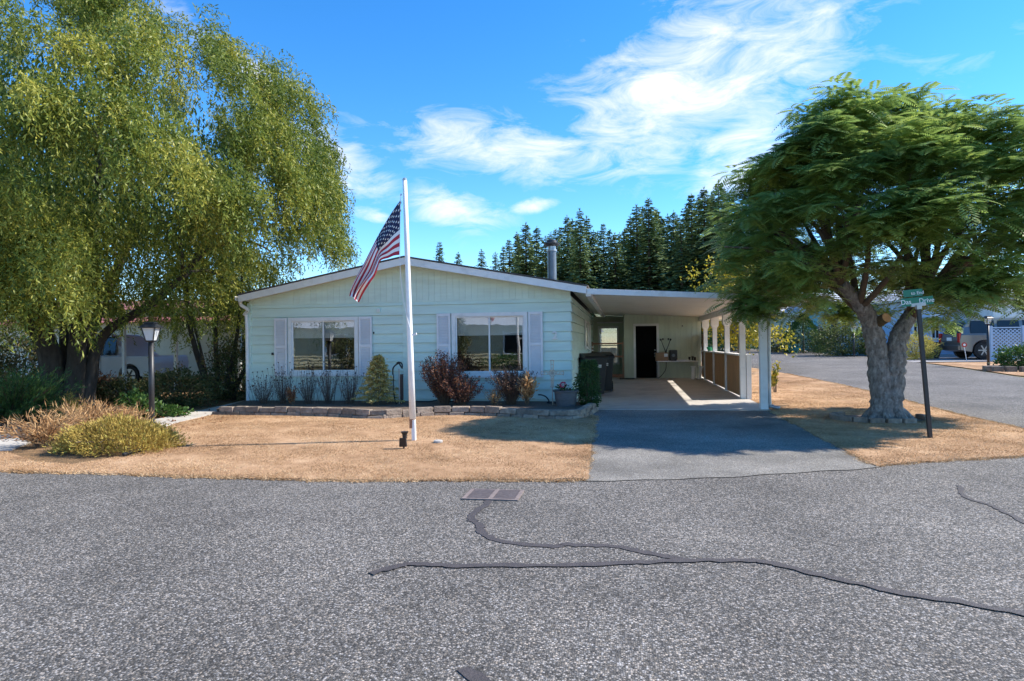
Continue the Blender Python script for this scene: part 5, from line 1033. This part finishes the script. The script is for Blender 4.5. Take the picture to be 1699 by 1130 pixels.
# dark rock mulch
rp = []
for k in range(420):
    p = atz(RNG.uniform(-40, 55), RNG.uniform(694, 736)); s = RNG.uniform(.02, .05); d = rsphere(6)*s*np.array([1.2,1,.7]); rp.append((p, s))
b = MB()
for p, s in rp:
    v = [np.array([p[0], p[1], .01])+np.array(q)*s*RNG.uniform(.7, 1.2) for q in ((1,0,.2),(0,1,.1),(-1,0,.2),(0,-1,.15),(.1,.1,.8),(0,0,-.3))]; b.add(v, [(0,1,4),(1,2,4),(2,3,4),(3,0,4),(1,0,5),(2,1,5),(3,2,5),(0,3,5)])
tag(b.build('rock_mulch', pm('dark_rock', (.10,.105,.115), .9, .4, 9), None, fix=False), 'dark grey rock mulch spread below the juniper', 'rocks', kind='stuff')
ed = smooth_poly([gp(*p) for p in ((262,716),(280,719),(290,725),(288,731),(270,739),(246,748),(205,760))], 6)
tag(MB().tube([(p[0], p[1], .05) for p in ed], .024, 8).build('plastic_edging', MAT['rubber'], None, smooth=True), 'black plastic edging strip curving around the mounded shrub bed', 'edging')
# fallen leaves
n_ = 2600; pp = np.array([atz(x_, y_) for x_, y_ in zip(RNG.uniform(-60, 420, n_), RNG.uniform(650, 735, n_))]); keep = (pp[:,0] < -7.9) & ~((pp[:,0] > -9.4) & (pp[:,1] > 14.9)); pp = pp[keep]; pp[:,2] = .02; n_ = len(pp)
tag(leaves('leaf_litter', pp+RNG.normal(size=(n_,3))*np.array([.1,.1,.006]), unit(rsphere(n_)*np.array([1,1,.25])), unit(rsphere(n_)*.4+np.array([0,0,1.])), RNG.uniform(.05,.1,n_), .035, RNG.random(n_), LM['drybrown'], None), 'scattered brown fallen leaves under the willow', 'leaves', kind='stuff')
# slender multi-stemmed tree by the house
t2 = np.array(gp(362,664)); t2[1] = min(t2[1], 17.5); mt_ = thing('multi_stem_tree', 'slender dark multi-stemmed tree left of the house corner', 'tree', t2)
b = MB(); CN = []
for k, (dx, dy, tx, tz) in enumerate(((-.12,0,-.9,4.2),(.02,.05,.1,4.5),(.12,0,.8,4.1),(.2,.1,1.3,3.6),(-.25,.1,-1.6,3.6))):
    tip = t2+np.array([tx, dy*6, tz]); limb(b, t2+np.array([dx, dy, -.05]), tip, .10-.012*k, .025, .03, 9, .05, 9); CN += [tip, tip+np.array([RNG.normal()*.6, RNG.normal()*.6, -.5]), t2*.3+tip*.7]
b.build('trunk', MAT['bark_dark'], mt_, smooth=True)
CN = np.array(CN+[t2+np.array([RNG.normal()*1.1, RNG.normal()*.9, RNG.uniform(2.5, 4.8)]) for _ in range(45)]); strand_crown('crown', CN, np.full(len(CN), .5), 14, LM['willow'], mt_, (.5, 1.2), .045, (.09,.14), .035, .4, 1., t2+np.array([0,0,3.]))
bk = np.array(gp(376,656)); tag(MB().hexa([(bk[0]-.25,bk[1]-.2,0),(bk[0]+.2,bk[1]-.2,0),(bk[0]+.2,bk[1]+.2,0),(bk[0]-.25,bk[1]+.2,0),(bk[0]-.32,bk[1]-.26,.42),(bk[0]+.34,bk[1]-.26,.42),(bk[0]+.34,bk[1]+.26,.42),(bk[0]-.32,bk[1]+.26,.42)]).build('planter_tub', MAT['plastic_black'], None, bevel=.02), 'black square planter tub at the foot of the multi-stemmed tree', 'planter')
# ---------------------------------------------------------------- vehicles
def wheel(par, x, y, z, r, side, rim='rim'):
    w = MB().tube([(x, y-side*.0, z), (x, y+side*.2, z)], r, 26).build('wheel', MAT['rubber'], par); yf = y-side*.012
    MB().tube([(x, y-side*.004, z), (x, yf, z)], r*.68, 22).build('rim', MAT[rim], w)
    b = MB(); [b.bar((x+math.cos(a)*r*.12, yf-side*.006, z+math.sin(a)*r*.12), (x+math.cos(a)*r*.62, yf-side*.006, z+math.sin(a)*r*.62), .05, .02, up=(0,1,0)) for a in np.arange(0, 6.28, 6.2832/6)]; b.tube([(x, yf-side*.001, z), (x, yf-side*.02, z)], r*.16, 12); b.build('spokes', MAT['black_metal' if rim == 'rim' else 'rim'], w); return w
def vehicle(name, label, x0, yn, z, L, Wd, Ht, wb, paint, cab, face=1, rimm='rim', wr=.38, belt=.60, glassm=None):
    """side view along +X from x0; near side at yn. cab: list of (x fraction, z fraction) above the belt"""
    t = thing(name, label, 'car', (x0+L/2, yn+Wd/2, z)); zb = z+Ht*.17; zm = z+Ht*belt
    low = [(x0+.02, zb+.1)]
    for cx in wb:
        xc = x0+cx*L; low += [(xc-wr*1.22, zb)]+[(xc-math.cos(a)*wr*1.2, z+wr*1.02+math.sin(a)*wr*1.15) for a in np.linspace(.05, math.pi-.05, 9)]+[(xc+wr*1.22, zb)]
    up_ = [(x0+L-.03, zb+.1), (x0+L, z+Ht*.42), (x0+L-.06, zm-.03), (x0+L-.12, zm), (x0+.06, zm), (x0, z+Ht*.45)]
    poly = low+up_; n = len(poly)
    body = MB(); rings = [(yn+.07, .985), (yn, 1.), (yn+Wd, 1.), (yn+Wd-.07, .985)]
    body.prism(poly, 1, yn, yn+Wd); bo = body.build('body', paint, t, bevel=.03)
    pts = [(x0+fx*L, z+fz*Ht) for fx, fz in cab]; ins = .14
    def cabring(y, sc): cx_ = sum(p[0] for p in pts)/len(pts); return [(cx_+(p[0]-cx_)*sc, y, p[1]) for p in pts]
    c = MB(); n = len(pts); base = [(p[0], yn+.05 if p[1] < zm+.05 else yn+.05+ins, p[1]) for p in pts]; far = [(p[0], yn+Wd-.05 if p[1] < zm+.05 else yn+Wd-.05-ins, p[1]) for p in pts]
    c.add(base+far, [tuple(range(n))[::-1], tuple(range(n, 2*n))]+[(i, (i+1) % n, n+(i+1) % n, n+i) for i in range(n)]); co = c.build('cabin', paint, t, bevel=.02)
    gm = glassm or MAT['dark_glass']
    xs0, xs1 = min(p[0] for p in pts), max(p[0] for p in pts); zt = max(p[1] for p in pts)
    def yl(zz): return yn+.05+ins*(zz-zm)/(zt-zm)-.006
    for (f0, f1) in ((.10, .36), (.385, .62), (.645, .84)):
        a0, a1 = xs0+(xs1-xs0)*f0, xs0+(xs1-xs0)*f1; z0_, z1_ = zm+.05, zt-.10; MB().add([(a0, yl(z0_), z0_), (a1, yl(z0_), z0_), (a1-.03*f1, yl(z1_), z1_), (a0+.05, yl(z1_), z1_), (a0, yl(z0_)+.01, z0_), (a1, yl(z0_)+.01, z0_), (a1-.03*f1, yl(z1_)+.01, z1_), (a0+.05, yl(z1_)+.01, z1_)], [(0,1,2,3),(7,6,5,4),(0,4,5,1),(1,5,6,2),(2,6,7,3),(3,7,4,0)]).build('side_window', gm, co)
    for f0 in (.36, .62):
        xx = xs0+(xs1-xs0)*(f0+.012); MB().box(xx-.006, xx+.006, yn-.004, yn+.002, zb+.12, zm-.02).build('door_seam', MAT['dark'], bo)
        MB().box(xx-.22, xx-.06, yn-.03, yn-.002, zm-.16, zm-.12).build('door_handle', MAT['black_metal'], bo)
    for cx in wb: wheel(t, x0+cx*L, yn+.02, z+wr, wr, 1, rimm); wheel(t, x0+cx*L, yn+Wd-.02, z+wr, wr, -1, rimm)
    return t, bo, co, zm, zt, pts
MAT['dark_glass'] = pm('dark_glass', (.02,.022,.025), .06, .1, 2)
sx, sy_ = 15.6, 33.1; sz = H(sx, 33.8)-.0
suv, bo, co, zm, zt, pts = vehicle('parked_suv', 'tan-silver sport utility vehicle parked beside the blue house', sx, sy_, sz, 5.1, 2.0, 1.92, (.20,.80), MAT['carpaint'], [(.015,.585),(.05,.78),(.10,.965),(.16,.985),(.62,.985),(.66,.97),(.80,.585)], rimm='black_metal', wr=.41)
MB().box(sx-.05, sx+.3, sy_+.05, sy_+1.95, sz+.42, sz+.66).build('rear_bumper', MAT['carpaint'], suv, bevel=.03)
for yy in (sy_+.02, sy_+1.80): MB().box(sx-.03, sx+.07, yy, yy+.18, sz+.78, sz+1.22).build('tail_light', MAT['tail'], suv, bevel=.01)
MB().add([(sx+.05, sy_+.25, sz+1.2), (sx+.05, sy_+1.75, sz+1.2), (sx+.40, sy_+1.65, sz+1.75), (sx+.40, sy_+.35, sz+1.75)], [(0,1,2,3)]).build('rear_window', MAT['dark_glass'], co)
MB().box(sx-.02, sx-.004, sy_+.75, sy_+1.2, sz+.86, sz+1.02).build('number_plate', MAT['sign_white'], bo)
MB().box(sx+.35, sx+2.8, sy_+.3, sy_+.36, sz+1.905, sz+1.945).build('roof_rack', MAT['galv'], suv)
# white pickup under the neighbour's carport
vy = 21.2; vz = float(aty(208, 640, vy)[2]); vx1 = float(aty(214, 600, vy)[0]); Lp = 5.6; vx0 = vx1-.815*Lp
pk_, bo, co, zm, zt, pts = vehicle('white_van', 'white van parked behind the willow trunk under the red-roofed carport', vx0, vy, vz, Lp, 1.95, 1.95, (.19,.815), MAT['carpaint_white'], [(.30,.55),(.33,.9),(.36,.985),(.62,.985),(.66,.95),(.76,.62),(.78,.55)], wr=.37, belt=.56)
# ---------------------------------------------------------------- left neighbour: carport and house
nb = thing('neighbour_carport', 'red-roofed open carport with thin white posts behind the willow', 'carport', (-15, 22, 0))
zz = float(aty(170, 520, 20.2)[2])
MB().prism([(19.6, zz), (26.5, zz+.75), (26.5, zz+.85), (19.6, zz+.08)], 0, -22.5, -10.6).build('roof', MAT['red_roof'], nb)
MB().box(-22.5, -10.6, 19.55, 19.6, zz-.2, zz+.06).build('fascia', MAT['soffit'], nb)
for px in (-70, 55, 206, 292, 398): x_ = float(aty(px, 600, 19.8)[0]); MB().box(x_-.05, x_+.05, 19.75, 19.85, 0, zz-.02).build('post', MAT['white'], nb)
nh = thing('neighbour_house', 'shaded tan house wall behind the red-roofed carport', 'house', (-18, 27, 0))
for k in range(13): MB().prism([(26.97, .2+.2*k), (27.02, .2+.2*k), (27.02, .4+.2*k), (26.99, .4+.2*k)], 0, -30, -10.8).build('siding_board', MAT['cream_wall'], nh)
MB().box(-30, -10.8, 27.02, 33, 0, 2.8).build('wall', MAT['cream_wall'], nh); MB().prism([(26.4,2.7),(30.2,4.0),(33.8,2.7)], 0, -30.4, -10.4).build('roof', MAT['red_roof'], nh)
w_ = MB().box(-16.3, -14.7, 26.9, 26.98, 1.1, 2.3).build('window', MAT['white'], nh); MB().box(-16.2, -14.8, 26.88, 26.9, 1.2, 2.2).build('pane', MAT['dark_glass'], w_); MB().box(-12.4, -11.5, 26.9, 26.98, .2, 2.3).build('door', pm('red_door', (.25,.04,.04), .5), nh)
hedge('tall leafy green shrub beside the neighbour house wall', (-20.5,19.0,.0), (1.6,1.0,2.0), 4200, LM['hedge'], leaf=(.08,.13), wid=.06)
hedge('rounded dark shrub far left beyond the juniper', (-17.6,15.2,.0), (1.3,.9,1.4), 4200, LM['hedge'], leaf=(.07,.12), wid=.05)
# ---------------------------------------------------------------- houses across the cross street
def far_house(name, label, x0, x1, y0, y1, z0, h, wall, roofm, rise, windows, over=.4, ridge='x'):
    t = thing(name, label, 'house', ((x0+x1)/2, (y0+y1)/2, z0)); nb_ = int(h/.22)
    for k in range(nb_): MB().prism([(y0-.03, z0+k*h/nb_), (y0+.01, z0+k*h/nb_), (y0+.01, z0+(k+1)*h/nb_), (y0-.01, z0+(k+1)*h/nb_)], 0, x0, x1).build('siding_board', wall, t)
    MB().box(x0, x1, y0+.012, y1, z0-.3, z0+h).build('wall', wall, t)
    if ridge == 'x': MB().prism([(y0-over, z0+h-.03), (y0-over, z0+h+.1), ((y0+y1)/2, z0+h+rise+.1), (y1+over, z0+h+.1), (y1+over, z0+h-.03)], 0, x0-over, x1+over).build('roof', roofm, t); MB().box(x0-over, x1+over, y0-over-.03, y0-over-.002, z0+h-.08, z0+h+.11).build('fascia', MAT['white'], t)
    else: MB().prism([(x0-over, z0+h), (x0-over, z0+h+.12), ((x0+x1)/2, z0+h+rise), (x1+over, z0+h+.12), (x1+over, z0+h), ((x0+x1)/2, z0+h+rise-.14)], 1, y0-over, y1).build('roof', roofm, t); MB().prism([(x0, z0+h), (x1, z0+h), ((x0+x1)/2, z0+h+rise-.13)], 1, y0-.01, y0+.1).build('gable', wall, t)
    for (xa_, xb2, za, zb2, trim) in windows:
        w = MB().box(xa_-.08, xb2+.08, y0-.07, y0-.028, z0+za-.08, z0+zb2+.08).build('window', trim, t); xm = (xa_+xb2)/2
        for (u0, u1) in ((xa_, xm-.03), (xm+.03, xb2)): MB().box(u0, u1, y0-.08, y0-.071, z0+za, z0+zb2).build('pane', MAT['dark_glass'] , w)
    return t
def fx(px, Y): return float(aty(px, 560, Y)[0])
Yc, Yt, Yb = 52., 47., 38.5
far_house('beige_house', 'cream house with pale roof beyond the conical shrub', fx(1255,Yc), fx(1374,Yc), Yc, Yc+9, H(15,Yc)-.1, 2.6, MAT['cream_wall'], MAT['pale_roof'], 1.2, [(fx(1308,Yc),fx(1318,Yc),.9,2.0,MAT['white']),(fx(1346,Yc),fx(1362,Yc),.9,2.1,MAT['white'])])
far_house('teal_house', 'teal house with white trimmed windows beyond the rounded yew', fx(1375,Yt), fx(1500,Yt), Yt, Yt+10, H(18,Yt)-.1, 2.9, MAT['teal_wall'], MAT['pale_roof'], 1.3, [(fx(1381,Yt),fx(1387,Yt),.5,2.2,MAT['teal_dark']),(fx(1396,Yt),fx(1404,Yt),.5,2.2,MAT['white']),(fx(1413,Yt),fx(1427,Yt),.6,2.1,MAT['white'])])
MB_ = None
far_house('blue_house', 'light blue house with gable behind the parked vehicle', fx(1505,Yb), fx(1640,Yb), Yb, Yb+10, H(18,Yb)-.1, 3.0, MAT['blue_wall'], MAT['pale_roof'], 1.2, [(fx(1516,Yb),fx(1527,Yb),1.0,2.2,MAT['white']),(fx(1546,Yb),fx(1556,Yb),1.0,2.2,MAT['white'])], ridge='y')
far_house('white_house', 'white-walled house beyond the lattice fence', fx(1648,36.5), fx(1800,36.5), 36.5, 46, H(22,36.5), 2.9, MAT['white'], MAT['pale_roof'], 1.0, [(fx(1700,36.5),fx(1720,36.5),1.,2.1,MAT['white'])])
# lattice fence
Yl = 32.3; zl = H(17, Yl); lx0 = fx(1645, Yl); lf = thing('lattice_fence', 'pale blue diagonal lattice fence panels beside the parked vehicle', 'fence', (lx0+2, Yl, zl)); hl = 1.5
for k in range(3):
    a, c = lx0+k*1.28, lx0+k*1.28+1.2
    MB().box(a-.05, a+.03, Yl-.05, Yl+.05, zl-.1, zl+hl+.06).build('post', MAT['blue_wall'], lf); fr_ = MB().box(a+.031, c, Yl-.02, Yl+.02, zl+.05, zl+.1).box(a+.031, c, Yl-.02, Yl+.02, zl+hl-.05, zl+hl).build('panel_frame', MAT['blue_wall'], lf)
    b = MB()
    for sgn, yo in ((1, -.008), (-1, .008)):
        s = -hl
        while s < 1.2:
            x_a, z_a = (s, 0.) if s > 0 else (0., -s); x_b, z_b = (s+hl-.1, hl-.1); 
            if x_b > 1.15: z_b -= x_b-1.15; x_b = 1.15
            if x_b > x_a+.02:
                P0 = (a+.035+x_a, Yl+yo, zl+.1+z_a*.93) if sgn > 0 else (c-.005-x_a, Yl+yo, zl+.1+z_a*.93); P1 = (a+.035+x_b, Yl+yo, zl+.1+z_b*.93) if sgn > 0 else (c-.005-x_b, Yl+yo, zl+.1+z_b*.93); b.bar(P0, P1, .012, .04, up=(0,0,1)) if False else b.bar(P0, P1, .012, .04)
            s += .17
    b.build('lattice', MAT['blue_wall'], fr_)['kind'] = 'stuff'
# shrubs and pots across the street
def cone_shrub(label, c, r, h, n, mat):
    t = thing('conical_shrub', label, 'shrub', c); c = np.array(c); MB().tube([c-np.array([0,0,.2]), c+np.array([0,0,h*.9])], [.08,.02], 6).build('trunk', MAT['twig'], t)
    u = RNG.random(n); a = RNG.uniform(0, 6.28, n); rr = r*np.interp(u, [0,.12,.5,1.], [.75,1.,.72,.05])*(1+.10*np.sin(a*5+u*9))*(1-.35*RNG.random(n)**2); P = np.stack([c[0]+np.cos(a)*rr, c[1]+np.sin(a)*rr, c[2]+u*h], 1); leaves('foliage', P, unit(np.stack([np.cos(a), np.sin(a), .9+0*a], 1)+rsphere(n)*.6), rsphere(n), RNG.uniform(.08,.14,n), .05, RNG.random(n), mat, t)
cg = atg(1333, 586); cone_shrub('clipped green conical spruce across the street', tuple(cg), 1.3, 2.35, 6500, LM['conifer_cone'])
def far_ball(label, px, py, rad, n, mat, name='rounded_shrub', leaf=(.08,.14), wid=.05): c = atg(px, py); return hedge(label, tuple(c), rad, n, mat, name, leaf, wid)
far_ball('wide rounded yew beside the street lamp across the street', 1398, 590, (1.55,1.2,1.6), 7000, LM['yew'])
far_ball('dark purple shrub between the conical spruce and the yew', 1366, 584, (.9,.8,1.5), 3000, LM['purple'])
far_ball('golden spiky shrub beside the blue house', 1521, 596, (.9,.7,1.1), 3000, LM['goldshrub'], leaf=(.1,.2), wid=.03)
far_ball('green leafy bush in a stone ring on the far lawn', 1693, 612, (.75,.6,.75), 2200, LM['green'], leaf=(.08,.15), wid=.06)
far_ball('small green shrub at the right foot of the yew', 1447, 589, (.6,.5,.6), 1500, LM['yew'])
far_ball('tall green shrub beyond the street near the yellow tree', 1215, 582, (1.8,1.5,2.6), 5200, LM['green'], leaf=(.12,.2), wid=.09)
far_ball('dark green shrub left of the conical spruce', 1290, 584, (1.3,1.,1.2), 3000, LM['hedge'], leaf=(.1,.16), wid=.07)
c = atg(1316, 586); tag(MB().lathe(tuple(c), [(.22,0),(.34,.25),(.36,.5),(.38,.52),(.33,.52),(.0,.48)], 18).build('teal_pot', MAT['teal'], None), 'empty teal glazed pot beside the conical spruce', 'flower pot')
c = atg(1546, 594); bp_ = thing('dark_barrel_pot', 'dark barrel planter against the blue house wall', 'planter', c); MB().lathe(tuple(c), [(.30,0),(.40,.35),(.34,.75),(.38,.78),(.30,.78),(.0,.7)], 18).build('barrel', MAT['black_metal'], bp_); MB().lathe(tuple(c), [(.403,.33),(.41,.35),(.403,.38)], 18, cap=False).build('band', MAT['grey_metal'], bp_)
c = atg(1417, 592); lamp_post(tuple(c), 1.65, 'slender lamp post in front of the rounded yew across the street', .9)
c = atg(1640, 607); lamp_post(tuple(c), 2.0, 'black lamp post on the far lawn in front of the lattice fence', .9)
c = atg(1604, 599); rs = thing('reflector_stake', 'thin white driveway stake with round red and white reflector', 'marker', c); d = np.array([-.10, 0, .68]); MB().tube([c, c+d], .015, 6).build('stake', MAT['white'], rs); MB().tube([c+d+np.array([0,-.01,.05]), c+d+np.array([0,-.03,.05])], .11, 18).build('reflector', MAT['tail'], rs); MB().tube([c+d+np.array([0,-.031,.05]), c+d+np.array([0,-.036,.05])], .055, 14).build('reflector_centre', MAT['white'], rs)
c = atg(1693, 615); ro = thing('stone_ring', 'low stone ring around the leafy bush on the far lawn', 'edging', c)
for k in range(12): a = 6.283*k/12; MB().box(c[0]+math.cos(a)*.85-.16, c[0]+math.cos(a)*.85+.16, c[1]+.3+math.sin(a)*.6-.1, c[1]+.3+math.sin(a)*.6+.1, c[2]-.05, c[2]+.16).build('ring_block', MAT['stone'], ro, bevel=.02)
# ---------------------------------------------------------------- house across the road, seen in the window reflections
rh = thing('cream_house', 'cream lap-sided house across the road mirrored in the windows', 'house', (-11, -11, 0))
for k in range(12): MB().prism([(-10.95, .1+.22*k), (-11.02, .1+.22*k), (-11.02, .32+.22*k), (-10.99, .32+.22*k)], 0, -22, -2.5).build('siding_board', MAT['yellow_cream'], rh)
MB().box(-22, -2.5, -20, -11.02, 0, 2.75).build('wall', MAT['yellow_cream'], rh); MB().prism([(-10.4,2.7),(-15.5,4.3),(-20.6,2.7)], 0, -22.5, -2).build('roof', MAT['pale_roof'], rh)
for (a, c_) in ((-19.6,-18.2), (-15.6,-14.4), (-7.4,-5.6)): w = MB().box(a-.1, c_+.1, -10.96, -10.9, .8, 2.3).build('window', MAT['white'], rh); MB().box(a, c_, -10.9, -10.89, .9, 2.2).build('pane', MAT['dark_glass'], w)
hedge('dark upright evergreen beside the cream house across the road', (-10.3,-9.3,0), (.9,.7,3.4), 4200, LM['hedge'], leaf=(.1,.16), wid=.07)
hedge('low green hedge below the cream house window across the road', (-6.4,-9.6,0), (2.2,.6,.75), 3200, LM['green'], leaf=(.08,.12), wid=.06)
hedge('dark shrub by the cream house corner across the road', (-17.3,-9.4,0), (1.0,.7,1.9), 3000, LM['hedge'], leaf=(.1,.16), wid=.07)
